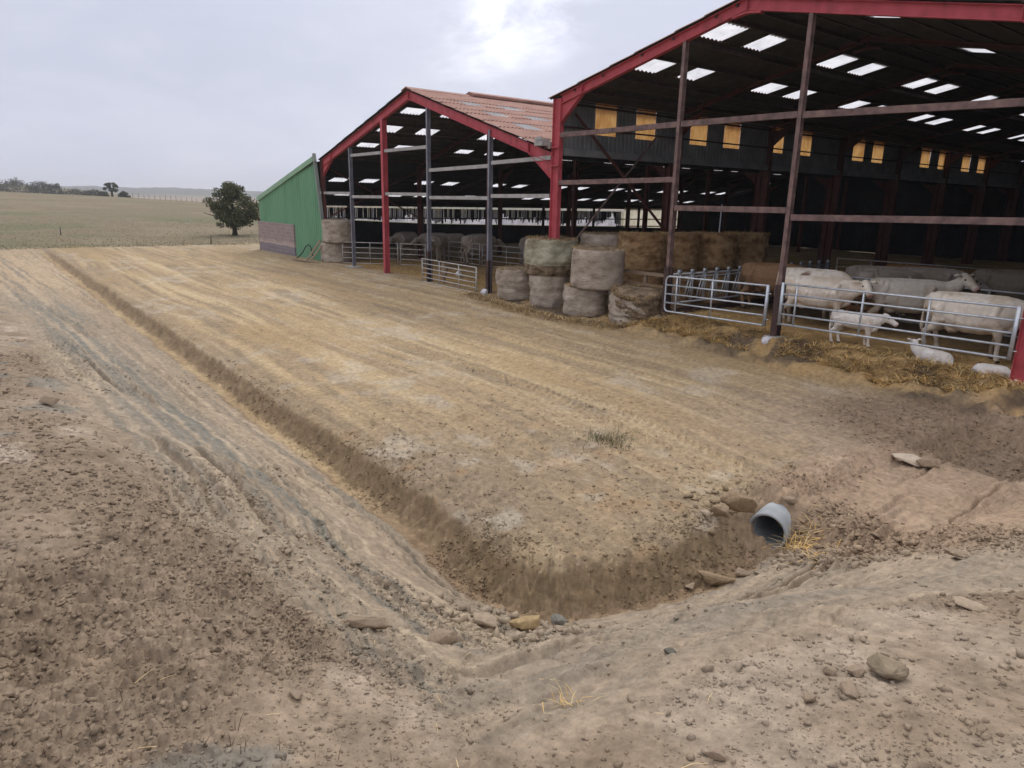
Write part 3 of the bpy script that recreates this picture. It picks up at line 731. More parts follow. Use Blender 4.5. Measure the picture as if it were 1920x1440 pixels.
# odd straws on the bank
n = 70
r = 1.6+rng.random(n)**1.5*4; a = np.radians(120+rng.random(n)*62)
strands('straw_wisps', r*np.cos(a), r*np.sin(a), 0.065, 0.0028, [M['straw_pale'], M['weed_dry'], M['straw_pale']], 'odd bits of straw scattered over the near bank', 'straw', 0.01, 0.25)
for (sx, sy, nn, sp_, lb) in ((-3.62, 6.98, 130, 0.12, 'tuft of yellow straw caught on the right side of the pipe mouth'), (-1.67, 1.60, 16, 0.03, 'small wisp of yellow straw on the bare soil at the front'), (-3.2, 6.5, 22, 0.06, 'few upright straws in the rubble right of the pipe')):
    xs = sx+rng.normal(0, sp_, nn); ys = sy+rng.normal(0, sp_, nn)
    o = strands('straw_tuft', xs, ys, 0.07 if nn < 20 else 0.2, 0.003 if nn < 20 else 0.008, [M['straw'], M['straw_pale']], None, None, 0.02, 0.9)
    tag(o, lb, 'straw tuft')
# weeds
def weed(x, y, n, sp, H, mats, lb):
    xs = x+rng.normal(0, sp, n); ys = y+rng.normal(0, sp, n)
    return blades('weeds', xs, ys, H, 0.006, mats, lb, 'weeds', 0.9)
weed(-7.0, 7.34, 500, 0.22, 0.10, [M['weed'], M['weed'], M['weed_dry']], 'low green weeds on the pad edge, left of the pipe')
n = 1300
r = 1.7+rng.random(n)*6; a = np.radians(128+rng.random(n)*54); xs = r*np.cos(a); ys = r*np.sin(a)
zt, k = terrain(xs, ys); kp = (k['bank'] > 0.6) & (fbm(xs*1.3, ys*1.3, 3, 140) > 0.16)
blades('dry_weeds', xs[kp], ys[kp], 0.06, 0.003, [M['weed_dry'], M['weed_dry'], M['dry_grass']], 'thin dry weed stems on the top of the near bank', 'weeds', 0.8)
# grass at and beyond the pad's far end
n = 8000
xs = -51.8-np.abs(rng.random(n))**2*45; ys = (-xs)*np.tan(np.radians(-3+rng.random(n)*24))
blades('grass', xs, ys, 0.085, 0.03, [M['dry_grass'], M['dry_grass'], M['weed'], M['weed_dry']], 'rough dry grass at the start of the field', 'grass', 0.6)

# ------------------------------------------------------------------ roofs and walls
WP = 0.177; WA = 0.026
def corr_strip(mb, P0, P1, y0, y1, lift, mi, flip, skip=()):
    """one course of corrugated sheet between plan points P0 (low: x,z) and P1 (high)"""
    dx = P1[0]-P0[0]; dz = P1[1]-P0[1]; L = math.hypot(dx, dz); n = (-dz/L, dx/L)
    if n[1] < 0: n = (-n[0], -n[1])
    ny = int(round((y1-y0)/(WP/6))); ys = [y0+(y1-y0)*i/ny for i in range(ny+1)]
    base = len(mb.v)
    for y in ys:
        w = WA*math.cos(2*math.pi*y/WP)
        a = w+lift[0]; b = w+lift[1]
        mb.v.append((P0[0]+n[0]*a, y, P0[1]+n[1]*a)); mb.v.append((P1[0]+n[0]*b, y, P1[1]+n[1]*b))
    for i in range(ny):
        yc = (ys[i]+ys[i+1])/2
        if any(s0 < yc < s1 for s0, s1 in skip): continue
        q = (base+2*i, base+2*i+2, base+2*i+3, base+2*i+1)
        mb.f.append(q[::-1] if flip else q); mb.m.append(mi)
def roof_slope(root, name, eave, ridge, y0, y1, cuts, sky):
    """cuts: plan x of the course edges from eave to ridge; sky: {course: [(ya,yb)]}"""
    zz = lambda x: eave[1]+(ridge[1]-eave[1])*(x-eave[0])/(ridge[0]-eave[0])
    mb = MB(); panes = []
    for i in range(len(cuts)-1):
        a, b = cuts[i], cuts[i+1]; sgn = 1 if b > a else -1
        a2 = a-sgn*0.10
        sk = sky.get(i, ())
        corr_strip(mb, (a2, zz(a2)), (b, zz(b)), y0, y1, (0.030, 0.004), 0, False, sk)
        corr_strip(mb, (a2, zz(a2)), (b, zz(b)), y0, y1, (0.016, -0.010), 1, True, sk)
        for s in sk: panes.append((a, b, s))
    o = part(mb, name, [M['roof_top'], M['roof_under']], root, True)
    for a, b, s in panes:
        p = MB(); corr_strip(p, (a-0.02*(1 if b > a else -1), zz(a)), (b, zz(b)), s[0]-0.02, s[1]+0.02, (0.020, 0.0), 0, False)
        part(p, 'skylight', M['skylight'], root, True, o)
    return o
def ribbed(mb, pts_fn, u0, u1, pitch, depth, mi=0):
    """vertical ribbed sheet; pts_fn(u, d) -> (bottom point, top point)"""
    prof = [(0, 0), (0.32, 0), (0.40, 1), (0.62, 1), (0.70, 0)]
    us = []; k = 0
    while True:
        done = False
        for a, d in prof:
            u = u0+(k+a)*pitch
            if u > u1: done = True; break
            us.append((u, d*depth))
        if done: break
        k += 1
    us.append((u1, 0))
    base = len(mb.v)
    for u, d in us:
        b, t_ = pts_fn(u, d); mb.v.append(tuple(b)); mb.v.append(tuple(t_))
    for i in range(len(us)-1):
        q = base+2*i; mb.f.append((q, q+2, q+3, q+1)); mb.m.append(mi)

Y0 = 15.65; BAY = 5.88; NB = 7; Y1 = Y0+BAY*NB
FR = [Y0+BAY*i for i in range(NB+1)]
# ------------------------------------------------------------------ tall barn (right)
tall = empty('cattle_barn', (-11.2, Y0, 0), 'tall open-fronted cattle barn with red steel frame at the right', 'barn')
xl, xr, xa = -17.95, -4.25, -11.2; ze, za = 6.72, 8.30
def rz_tall(x): return za-(za-ze)*(xa-x)/(xa-xl) if x < xa else za-0.207*(x-xa)
sky = [(FR[i]+a, FR[i]+b) for i in range(NB) for a, b in ((0.78, 1.74), (2.68, 3.66))]
roof_slope(tall, 'roof_slope', (xl, ze), (xa, za), Y0-0.14, Y1+0.3, [-18.25,-16.9,-15.55,-14.62,-13.22,-12.30,-11.2], {2: sky, 4: sky})
roof_slope(tall, 'roof_slope', (xr-0.0, rz_tall(xr)), (xa, za), Y0-0.14, Y1+0.3, [-3.95,-5.4,-6.9,-7.85,-8.6,-9.5,-11.2], {2: [(y+0.9, y+1.7) for y in FR[:-1]], 4: [(y+1.6, y+2.5) for y in FR[:-1]]})
mb = MB(); mb.bar((xa-0.16, Y0-0.16, za+0.015), (xa-0.16, Y1+0.3, za+0.015), 0.36, 0.02, (-0.2, 0, 1)); mb.bar((xa+0.16, Y0-0.16, za+0.015), (xa+0.16, Y1+0.3, za+0.015), 0.36, 0.02, (0.2, 0, 1))
part(mb, 'ridge_cap', M['roof_top'], tall)
def haunch(mb, c, e, x_in, sgn, y, w=0.16):
    pass
for i, y in enumerate(FR):
    mt = M['red_steel'] if i == 0 else M['shaded_red_steel']  # inner frames take the red with interior shade in its colour
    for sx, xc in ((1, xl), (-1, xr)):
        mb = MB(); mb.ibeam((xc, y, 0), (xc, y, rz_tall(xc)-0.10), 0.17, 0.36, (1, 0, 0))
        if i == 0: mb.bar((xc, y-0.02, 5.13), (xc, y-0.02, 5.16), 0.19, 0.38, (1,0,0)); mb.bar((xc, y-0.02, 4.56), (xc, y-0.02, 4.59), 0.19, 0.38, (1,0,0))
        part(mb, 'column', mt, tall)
        # rafter with its tapered haunch
        mb = MB(); a = (xc+sx*0.18, y, rz_tall(xc+sx*0.18)-(0.185 if i == 0 else 0.11)); b = (xa, y, za-(0.185 if i == 0 else 0.11))
        mb.ibeam(a, b, 0.16, 0.27 if i == 0 else 0.12)
        hx = xc+sx*1.12
        A_ = Vector((xc+sx*0.18, y, rz_tall(xc)-0.30)); B_ = Vector((hx, y, rz_tall(hx)-0.315)); C_ = Vector((xc+sx*0.18, y, rz_tall(xc)-0.84))
        for s in (-0.012, 0.012): mb.add([A_+Vector((0, s, 0)), B_+Vector((0, s, 0)), C_+Vector((0, s, 0))], [(0, 1, 2)])
        mb.bar(C_, B_, 0.14, 0.016)
        mb.bar((hx, y-0.05, rz_tall(hx)-0.31), (hx, y-0.05, rz_tall(hx)-0.06), 0.012, 0.10, (0, 1, 0))
        part(mb, 'rafter', mt, tall)
    mb = MB(); mb.bar((xa, y-0.01, za-0.36), (xa, y-0.01, za-0.05), 0.02, 0.17, (0, 1, 0)); mb.bar((xa-0.4, y, rz_tall(xa-0.4)-0.34), (xa, y, za-0.37), 0.14, 0.05); mb.bar((xa, y, za-0.37), (xa+0.4, y, rz_tall(xa+0.4)-0.34), 0.14, 0.05)
    part(mb, 'apex_plate', mt, tall)
for x in (-17.2,-16.0,-14.5,-13.42,-12.1,-11.5,-10.9,-9.8,-8.5,-7.7,-6.7,-5.3):
        q_ = 0.08 if x < xa else 0.045; mb = MB(); mb.bar((x, Y0-0.05, rz_tall(x)-q_), (x, Y1, rz_tall(x)-q_), 0.06, 0.10 if x < xa else 0.035)
        part(mb, 'purlin', M['dark_post'], tall)
for x, zt, zs in ((-13.0, 7.55, 1.75), (-9.5, 7.62, 1.62)):
    mb = MB(); mb.ibeam((x, Y0, 1.3), (x, Y0, zt), 0.10, 0.15, (0, 1, 0), 0.012, 0.01); g = part(mb, 'gable_post', M['rust_steel'], tall)
    mb = MB(); mb.ibeam((x, Y0, -0.1), (x, Y0, zs), 0.17, 0.20, (0, 1, 0), 0.016, 0.012); part(mb, 'post_sleeve', M['dark_post'], tall, parent=g)
    mb = MB(); mb.box(x-0.2, x+0.2, Y0-0.2, Y0+0.2, 0.0, 0.36); part(mb, 'footing', M['concrete'], tall, parent=g)
def girt(root, x0, z0, x1, z1, mat, w=0.13):
    mb = MB(); mb.bar((x0, Y0-0.05, z0), (x1, Y0-0.05, z1), 0.012, w); mb.bar((x0, Y0-0.005, z0+w/2), (x1, Y0-0.005, z1+w/2), 0.10, 0.012); mb.bar((x0, Y0-0.005, z0-w/2), (x1, Y0-0.005, z1-w/2), 0.10, 0.012)
    part(mb, 'girt', mat, root)
for a in ((-17.78, 5.51, -13.07, 5.53), (-12.93, 5.53, -9.57, 5.52), (-9.43, 5.50, -4.42, 5.38), (-17.78, 4.05, -13.07, 4.11), (-12.93, 3.36, -9.57, 3.38), (-9.43, 3.22, -4.42, 3.30)): girt(tall, *a, M['rust_steel'])
mb = MB(); mb.tube([(-17.8, 16.0, 1.75), (-17.8, 20.2, 5.75)], 0.035, 6); part(mb, 'brace', M['rust_steel'], tall)
mb = MB(); mb.bar((-17.75, 16.2, 6.2), (-17.75, 21.2, 2.3), 0.07, 0.07); part(mb, 'brace', M['shaded_red_steel'], tall)
# upper clad wall between the two roofs, with amber sheets
wy = [(17.37,18.37),(19.36,20.38),(22.35,23.36),(24.42,25.48),(27.5,28.6),(29.72,30.82),(34.55,35.65),(36.5,37.6),(41.9,43.05),(44.15,45.4),(47.4,48.55),(49.75,50.95)]
wall = MB()
segs = []; prev = Y0+0.2
for a, b in wy: segs.append((prev, a, 5.12, 6.66)); prev = b
segs.append((prev, Y1, 5.12, 6.66))
for a, b, zb, zt in segs: ribbed(wall, lambda u, d, zb=zb, zt=zt: ((-18.04+d, u, zb), (-18.04+d, u, zt)), a, b, 0.2, 0.025)
for a, b in wy: ribbed(wall, lambda u, d: ((-18.04+d, u, 5.12), (-18.04+d, u, 5.65)), a, b, 0.2, 0.025)
o_wall = part(wall, 'upper_wall', M['inner_clad'], tall)
for a, b in wy:
    mb = MB(); n = int((b-a)/0.019)
    base = 0
    for i in range(n+1):
        y = a+(b-a)*i/n; w = 0.018*math.cos(2*math.pi*(y-a)/0.11); mb.v.append((-18.05+w, y, 5.65)); mb.v.append((-18.05+w, y, 6.66))
    for i in range(n): mb.f.append((2*i, 2*i+2, 2*i+3, 2*i+1)); mb.m.append(0)
    part(mb, 'window_panel', M['amber'], tall, True, o_wall)
for zz_ in (5.80, 6.50):
    mb = MB(); mb.bar((-17.93, Y0+0.2, zz_), (-17.93, Y1, zz_), 0.05, 0.05 if zz_ < 6 else 0.07); part(mb, 'wall_rail', M['dark_post'], tall)
mb = MB(); mb.bar((-17.93, Y0+0.2, 6.60), (-17.93, Y1, 6.60), 0.04, 0.03); part(mb, 'wall_rail', M['dark_post'], tall)
mb = MB(); mb.bar((-17.9, Y0+0.2, 5.02), (-17.9, Y1, 5.02), 0.12, 0.22); part(mb, 'eaves_beam', M['inner_clad'], tall)
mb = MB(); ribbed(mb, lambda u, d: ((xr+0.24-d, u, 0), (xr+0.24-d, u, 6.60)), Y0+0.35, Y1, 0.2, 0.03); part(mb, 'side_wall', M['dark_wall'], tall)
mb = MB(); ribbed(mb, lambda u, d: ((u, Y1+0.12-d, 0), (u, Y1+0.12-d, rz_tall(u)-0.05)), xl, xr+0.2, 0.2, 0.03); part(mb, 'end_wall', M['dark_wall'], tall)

# ------------------------------------------------------------------ lower barn (left)
low = empty('cattle_barn', (-27.45, Y0, 0), 'lower open-fronted cattle barn with red tiled roof and grey gable posts', 'barn')
lx0, lx1, lr = -36.75, -18.1, -27.45; lz0, lz1, lzr = 5.36, 5.08, 7.88
def rz_low(x): return lzr-(lzr-lz0)*(lr-x)/(lr-lx0) if x < lr else lzr-(lzr-lz1)*(x-lr)/(lx1-lr)
sky = [(FR[i]+a, FR[i]+b) for i in range(NB) for a, b in ((1.0, 1.95), (3.05, 4.05))]
roof_slope(low, 'roof_slope', (lx0, lz0), (lr, lzr), Y0-0.16, Y1+0.3, [-36.95,-34.62,-33.82,-32.38,-31.38,-30.02,-29.18,-27.45], {1: sky, 3: sky, 5: sky})
roof_slope(low, 'roof_slope', (lx1, lz1), (lr, lzr), Y0-0.16, Y1+0.3, [-18.25,-19.6,-21.05,-22.0,-23.1,-23.85,-24.85,-25.6,-27.45], {2: sky, 4: sky, 6: sky})
for y0_, y1_, dz in ((Y0-0.18, Y0+3.0, 0.0), (Y0+3.0, Y1+0.3, 0.09)):
    mb = MB()
    for s in (-1, 1):
        mb.bar((lr+s*0.17, y0_, lzr+0.02+dz-0.045), (lr+s*0.17, y1_, lzr+0.02+dz-0.045), 0.40, 0.03+dz*0.8, (s*0.29, 0, 1))
    part(mb, 'ridge_cap', M['roof_top'], low)
for i, y in enumerate(FR):
    mt = M['red_steel'] if i == 0 else M['shaded_red_steel']  # again only the front frame keeps the unshaded red
    mb = MB(); mb.ibeam((lx0, y, 0), (lx0, y, lz0-0.10), 0.16, 0.28, (1, 0, 0)); part(mb, 'column', M['shaded_red_steel'], low)
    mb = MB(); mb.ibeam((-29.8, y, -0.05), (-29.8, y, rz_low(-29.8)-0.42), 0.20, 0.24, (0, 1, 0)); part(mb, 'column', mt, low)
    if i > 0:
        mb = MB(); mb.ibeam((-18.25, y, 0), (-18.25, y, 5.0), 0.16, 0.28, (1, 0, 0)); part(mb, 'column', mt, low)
    for xe, sx in ((lx0, 1), (lx1, -1)):
        mb = MB(); x0_ = xe+sx*0.12 if sx > 0 else xe-0.02
        q_ = 0.27 if i == 0 else 0.11; mb.ibeam((x0_, y, rz_low(x0_)-q_), (lr, y, lzr-q_), 0.16, 0.32 if i == 0 else 0.12)
        hx = xe+sx*1.25
        A_ = Vector((x0_, y, rz_low(x0_)-0.43)); B_ = Vector((hx, y, rz_low(hx)-0.44)); C_ = Vector((x0_, y, rz_low(x0_)-0.93))
        for s in (-0.012, 0.012): mb.add([A_+Vector((0, s, 0)), B_+Vector((0, s, 0)), C_+Vector((0, s, 0))], [(0, 1, 2)])
        mb.bar(C_, B_, 0.14, 0.016); mb.bar((hx, y-0.05, rz_low(hx)-0.42), (hx, y-0.05, rz_low(hx)-0.12), 0.012, 0.10, (0, 1, 0))
        part(mb, 'rafter', mt, low)
    mb = MB(); mb.bar((lr, y-0.01, lzr-0.48), (lr, y-0.01, lzr-0.08), 0.02, 0.17, (0, 1, 0)); part(mb, 'apex_plate', mt, low)
for x in (-36.2,-34.85,-33.65,-32.6,-31.2,-30.22,-29.0,-27.8,-27.1,-25.9,-24.65,-23.4,-22.8,-21.3,-20.8,-19.4):
        mb = MB(); mb.bar((x, Y0-0.05, rz_low(x)-0.08), (x, Y1, rz_low(x)-0.08), 0.06, 0.10); part(mb, 'purlin', M['dark_post'], low)
for x, zt, zs in ((-33.3, 5.80, 0.0), (-25.95, 7.05, 1.30), (-21.62, 5.95, 1.25)):
    mb = MB(); mb.ibeam((x, Y0, 0), (x, Y0, zt-0.05), 0.10, 0.17, (0, 1, 0), 0.012, 0.01); g = part(mb, 'gable_post', M['grey_steel'], low)
    if zs:
        mb = MB(); mb.ibeam((x, Y0, -0.05), (x, Y0, zs), 0.14, 0.21, (0, 1, 0), 0.014, 0.012); part(mb, 'post_sleeve', M['dark_post'], low, parent=g)
    else:
        mb = MB(); mb.box(x-0.42, x+0.42, Y0-0.32, Y0+0.32, -0.02, 0.05); part(mb, 'footing', M['concrete'], low, parent=g)
for a in ((-33.2, 5.40, -29.9, 5.42), (-29.7, 5.48, -26.05, 5.50), (-25.85, 4.58, -21.7, 4.66), (-21.5, 4.76, -18.2, 4.84), (-36.6, 3.62, -33.4, 3.62), (-33.2, 3.46, -29.9, 3.48), (-29.7, 3.62, -26.05, 3.62), (-25.85, 3.50, -21.7, 3.52), (-21.5, 3.60, -18.2, 3.63)): girt(low, *a, M['pale_rail'], 0.12)
mb = MB(); mb.bar((lx0+0.1, 15.9, 4.9), (lx0+0.1, 21.3, 2.4), 0.06, 0.06); part(mb, 'brace', M['shaded_red_steel'], low)
mb = MB(); mb.bar((lx0+0.1, 15.9, 2.4), (lx0+0.1, 21.3, 4.9), 0.06, 0.06); part(mb, 'brace', M['shaded_red_steel'], low)
mb = MB(); mb.box(-18.62, -18.22, Y0-0.42, Y0-0.1, 5.20, 5.42); mb.box(-18.5, -18.24, Y0-0.45, Y0-0.40, 5.38, 5.47); part(mb, 'gutter_end', M['concrete'], low)
mb = MB(); mb.bar((-18.33, Y0-0.1, 5.16), (-18.33, Y1, 5.16), 0.3, 0.03); mb.bar((-18.2, Y0-0.1, 5.24), (-18.2, Y1, 5.24), 0.02, 0.16); part(mb, 'valley_gutter', M['grey_trim'], low)
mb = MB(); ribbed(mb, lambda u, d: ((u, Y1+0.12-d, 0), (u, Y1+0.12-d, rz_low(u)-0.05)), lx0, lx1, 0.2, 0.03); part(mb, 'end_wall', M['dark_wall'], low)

mb = MB(); mb.box(-37.0, -36.96, Y0, Y1, 4.85, 5.40); part(mb, 'eaves_board', M['dark_wall'], low)
mb = MB(); mb.box(-18.30, -18.27, Y0+0.2, Y1, 4.80, 5.14); part(mb, 'eaves_board', M['dark_wall'], low)
# ------------------------------------------------------------------ lean-to
lean = empty('lean_to_shed', (-41.7, Y0, 0), 'green metal clad lean-to with a block wall corner, at the left end of the barns', 'shed')
gx0, gx1 = -46.5, -37.2; gz0, gz1 = 3.22, 5.40
gz = lambda x: gz0+(gz1-gz0)*(x-gx0)/(gx1-gx0)
YG = 15.42
mb = MB()
def gpts(u, d):
    zt = gz(u) if u <= gx1 else max(5.40-(u-gx1)/(0.75/3.1), 0.05)
    zb = 1.82 if u < -40.5 else 0.0
    return (u, YG-d, zb), (u, YG-d, max(zt, zb+0.01))
ribbed(mb, gpts, gx0, -36.45, 0.25, 0.035)
part(mb, 'gable_cladding', M['green_clad'], lean)
mb = MB(); mb.bar((gx0-0.05, YG-0.06, gz0-0.05), (gx1, YG-0.06, gz1-0.05), 0.10, 0.26); part(mb, 'verge_flashing', M['green_trim'], lean)
mb = MB(); mb.bar((gx1+0.02, YG-0.02, gz1+0.22), (-36.47, YG-0.02, 2.28), 0.16, 0.10, (1, 0, 0)); part(mb, 'corner_flashing', M['grey_trim'], lean)
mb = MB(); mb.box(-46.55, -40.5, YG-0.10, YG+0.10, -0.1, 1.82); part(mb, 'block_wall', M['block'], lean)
mb = MB(); mb.ibeam((-46.62, YG-0.02, -0.05), (-46.62, YG-0.02, 2.0), 0.10, 0.12, (1, 0, 0)); part(mb, 'corner_post', M['shaded_red_steel'], lean)
skl = [(FR[i]+a, FR[i]+b) for i in range(NB) for a, b in ((2.2, 3.2), (4.2, 5.2))]
roof_slope(lean, 'roof_slope', (-46.6, 3.14), (-36.95, 5.22), YG-0.1, Y1+0.3, [-46.75,-44.9,-44.0,-41.2,-40.2,-37.0], {1: skl, 3: skl})
for y in FR[1:]:
    mb = MB(); mb.ibeam((-46.4, y, 0), (-46.4, y, 3.05), 0.14, 0.2, (1, 0, 0)); part(mb, 'column', M['dark_post'], lean)
    mb = MB(); mb.ibeam((-46.4, y, 3.02), (-36.9, y, 5.02), 0.14, 0.24); part(mb, 'rafter', M['dark_post'], lean)
# outer wall: dark lower part, translucent windbreak strip above
zb_ = lambda y: np.interp(y, [15, 20, 28, 38, 48, 58], [2.1, 1.96, 1.62, 1.44, 1.29, 1.0])
mb = MB(); ys_ = np.linspace(YG, Y1, 60)
for i in range(59):
    a, b = ys_[i], ys_[i+1]; mb.quad((-46.5, a, -0.1), (-46.5, b, -0.1), (-46.5, b, zb_(b)-0.035), (-46.5, a, zb_(a)-0.035))
part(mb, 'outer_wall', M['dark_wall'], lean)
strip = MB(); y = YG+0.1
rr_ = np.random.default_rng(5)
ph = 0
while y < 48.6:
    w = 0.115; zb = float(zb_(y)); zt = 2.92-0.004*(y-15)
    ph = 0.92*ph+0.25*rr_.normal()
    fr = np.clip(0.20+0.22*ph+0.10*rr_.normal(), 0.0, 0.9) if y > 24 else np.clip(0.05+0.12*ph, 0, 0.6)
    zm = zb+(zt-zb)*fr
    if fr > 0.04: strip.box(-46.52, -46.50, y, y+w*(0.62+0.3*rr_.random()), zb, zm, 0)
    thin = rr_.random()
    if thin < 0.5: strip.box(-46.52, -46.50, y, y+w*(0.12+0.22*rr_.random()), zm, zm+(zt-0.15-zm)*(0.4+0.6*rr_.random()), 0)
    strip.box(-46.50, -46.475, y-0.004, y+w*0.93, zm, zt-0.18, 1)
    if thin < 0.5: strip.v[-8:] = [(p_[0], p_[1]+w*0.30 if p_[1] < y else p_[1], p_[2]) for p_ in strip.v[-8:]]
    if rr_.random() < 0.40: strip.box(-46.52, -46.50, y, y+w*0.6, zt-0.13, zt-0.05, 0)
    y += w
part(strip, 'windbreak_strip', [M['white_strip'], M['dark_strip']], lean)
mb = MB(); n = int((Y1-49.0)/0.05)
for i in range(n+1):
    y = 49.0+(Y1-49.0)*i/n; w = 0.02*math.cos(i*1.6); mb.v.append((-46.5+w, y, 1.15)); mb.v.append((-46.5+w, y, 2.95))
for i in range(n): mb.f.append((2*i, 2*i+2, 2*i+3, 2*i+1)); mb.m.append(0)
part(mb, 'translucent_panel', M['cream_sheet'], lean)
mb = MB(); mb.box(-46.60, -46.56, YG+0.1, Y1, 2.82, 3.16); part(mb, 'eaves_board', M['dark_wall'], lean)
mb = MB(); mb.bar((-46.42, YG, 2.02), (-46.42, Y1, 1.9), 0.06, 0.09); mb.bar((-46.42, 48, 1.30), (-46.42, Y1, 1.22), 0.06, 0.10); part(mb, 'wall_rail', M['dark_post'], lean)
mb = MB(); ribbed(mb, lambda u, d: ((u, Y1+0.12-d, 0), (u, Y1+0.12-d, 3.1+(u+46.6)*0.2135)), -46.5, lx0-0.1, 0.2, 0.03); part(mb, 'end_wall', M['dark_wall'], lean)
# inside partition in the tall/lower line further back, dark boarding under the eaves
# ------------------------------------------------------------------ gates
GG = 'livestock gates'
def gate(p0, p1, zb, ht, rails, uprights, label, r=0.022, mat='galv', rounded=False, dz=0.0, group=GG, thick_end=False):
    """tubular gate from p0 to p1 (plan); dz lifts the far end"""
    p0 = Vector((p0[0], p0[1], 0)); p1 = Vector((p1[0], p1[1], 0)); d = p1-p0; L = d.length; a = math.atan2(d.y, d.x)
    root = empty('livestock_gate', (p0.x, p0.y, zb), label, 'gate', group, a)
    X = lambda u, z: (u, 0, z+dz*u/L)
    # frame tube
    mb = MB()
    if rounded:
        k = 0.13; pts = [X(L, 0), X(k, 0)]
        for i in range(1, 6):
            t_ = math.pi/2*i/6; pts.append(X(k-k*math.sin(t_), k-k*math.cos(t_)))
        pts += [X(0, k), X(0, ht-k)]
        for i in range(1, 6):
            t_ = math.pi/2*i/6; pts.append(X(k-k*math.cos(t_), ht-k+k*math.sin(t_)))
        pts += [X(k, ht), X(L, ht)]
        mb.tube(pts, r, 8)
        if thick_end: mb.bar(X(L, -0.02), X(L, ht+0.02), 0.07, 0.06, (1, 0, 0))
    else:
        mb.tube([X(0, 0), X(L, 0)], r, 8); mb.tube([X(0, ht), X(L, ht)], r, 8)
        for u in (0, L):
            if thick_end: mb.bar(X(u, -0.03), X(u, ht+0.03), 0.065, 0.06, (1, 0, 0))
            else: mb.tube([X(u, -0.02), X(u, ht+0.02)], r*1.1, 8)
    mb.build('frame', M[mat], root, True)
    for i in range(1, rails-1):
        mb = MB(); z = ht*i/(rails-1); mb.tube([X(0, z), X(L, z)], r*0.92, 8); mb.build('rail', M[mat], root, True)
    for u in uprights:
        mb = MB(); mb.bar(X(u*L, 0), X(u*L, ht), 0.03, 0.012, (0, 1, 0)) if r < 0.02 else mb.tube([X(u*L, 0), X(u*L, ht)], r*0.9, 8)
        mb.build('upright', M[mat], root, True)
    mb = MB()
    for z in (0.15*ht, 0.8*ht): mb.tube([X(L, z), X(L+0.10, z+0.005)], 0.012, 6)
    mb.build('hinge', M[mat], root, True)
    return root
gate((-12.93, 15.50), (-9.74, 15.50), 0.53, 0.98, 5, (0.12, 0.49), 'shiny galvanised gate with rounded left end, between the brown posts of the tall barn', 0.024, 'galv', True, 0.07, thick_end=True)
gate((-9.34, 15.50), (-4.48, 15.50), 0.70, 0.97, 5, (0.075, 0.40, 0.68), 'long shiny galvanised gate in front of the standing calf', 0.024, 'galv', False, 0.06, thick_end=True)
gate((-26.16, 15.42), (-22.05, 15.36), 0.02, 0.96, 6, (0.34, 0.70), 'pale gate lying askew against the grey posts of the lower barn', 0.022, 'galv_old', False, -0.02)
gate((-35.3, 15.95), (-33.2, 18.1), 0.05, 1.08, 5, (0.5,), 'weathered gate at the wrapped bales in the left corner of the lower barn', 0.022, 'galv_old')
gate((-33.1, 18.2), (-31.9, 19.0), 0.05, 1.08, 5, (), 'short weathered gate behind the free-standing red post', 0.022, 'galv_old')
gate((-34.4, 21.7), (-31.2, 21.95), 0.05, 1.08, 5, (0.15, 0.5, 0.8), 'weathered gate deep in the lower barn, left of the inner red column', 0.022, 'galv_old')
gate((-30.9, 21.9), (-28.0, 22.4), 0.05, 1.08, 5, (0.25, 0.6), 'weathered gate deep in the lower barn, right of the inner red column', 0.022, 'galv_old')
gate((-28.0, 22.5), (-24.0, 22.6), 0.05, 1.08, 5, (0.3, 0.6), 'weathered gate deep in the lower barn, partly behind the front bales', 0.022, 'galv_old')
gate((-12.5, 20.65), (-9.12, 20.45), 0.42, 1.08, 4, (0.33,), 'inner pen gate behind the white cow and left of the orange pallet', 0.022, 'galv')
gate((-8.72, 20.55), (-4.6, 20.6), 0.42, 1.08, 3, (0.5, 0.98), 'inner pen gate behind the grey cow, right of the orange pallet', 0.022, 'galv')
gate((-14.0, 26.8), (-9.0, 27.2), 0.30, 1.25, 5, (0.25, 0.5, 0.75), 'dim pen gate across the back of the tall barn, left one', 0.02, 'galv_old')
gate((-8.8, 27.2), (-4.6, 27.0), 0.30, 1.25, 5, (0.25, 0.5, 0.75), 'dim pen gate across the back of the tall barn, right one', 0.02, 'galv_old')
# feed barrier with slanted neck bars
fb = empty('feed_barrier', (-13.9, 16.9, 0.3), 'galvanised feed barrier with slanted neck bars beside the golden bales', 'feed barrier', None, math.pi/2)
FL = 9.2
mb = MB(); mb.tube([(0, 0, 1.10), (FL, 0, 1.04)], 0.026, 8); mb.tube([(0, 0, 1.00), (FL, 0, 0.94)], 0.02, 8); mb.build('top_rail', M['galv'], fb, True)
mb = MB(); mb.tube([(0, 0, 0.22), (FL, 0, 0.22)], 0.026, 8); mb.build('bottom_rail', M['galv'], fb, True)
mb = MB(); mb.box(0, FL, -0.07, 0.07, -0.3, 0.05); mb.build('kerb', M['dark_post'], fb)
k = 0
while 0.35+k*0.62 < FL:
    u = 0.35+k*0.62; mb = MB()
    mb.tube([(u-0.03, 0, 1.20), (u-0.03, 0, 0.22)], 0.02, 6); mb.tube([(u+0.05, 0, 1.20), (u+0.05, 0, 0.22)], 0.02, 6)
    mb.tube([(u-0.06, 0.02, 1.08), (u-0.31, 0.02, 0.34)], 0.022, 6); mb.tube([(u-0.02, -0.03, 1.0), (u-0.22, -0.03, 0.40)], 0.016, 6)
    mb.box(u-0.07, u+0.09, -0.03, 0.03, 1.10, 1.22)
    mb.build('neck_bar', M['galv'], fb, True); k += 1
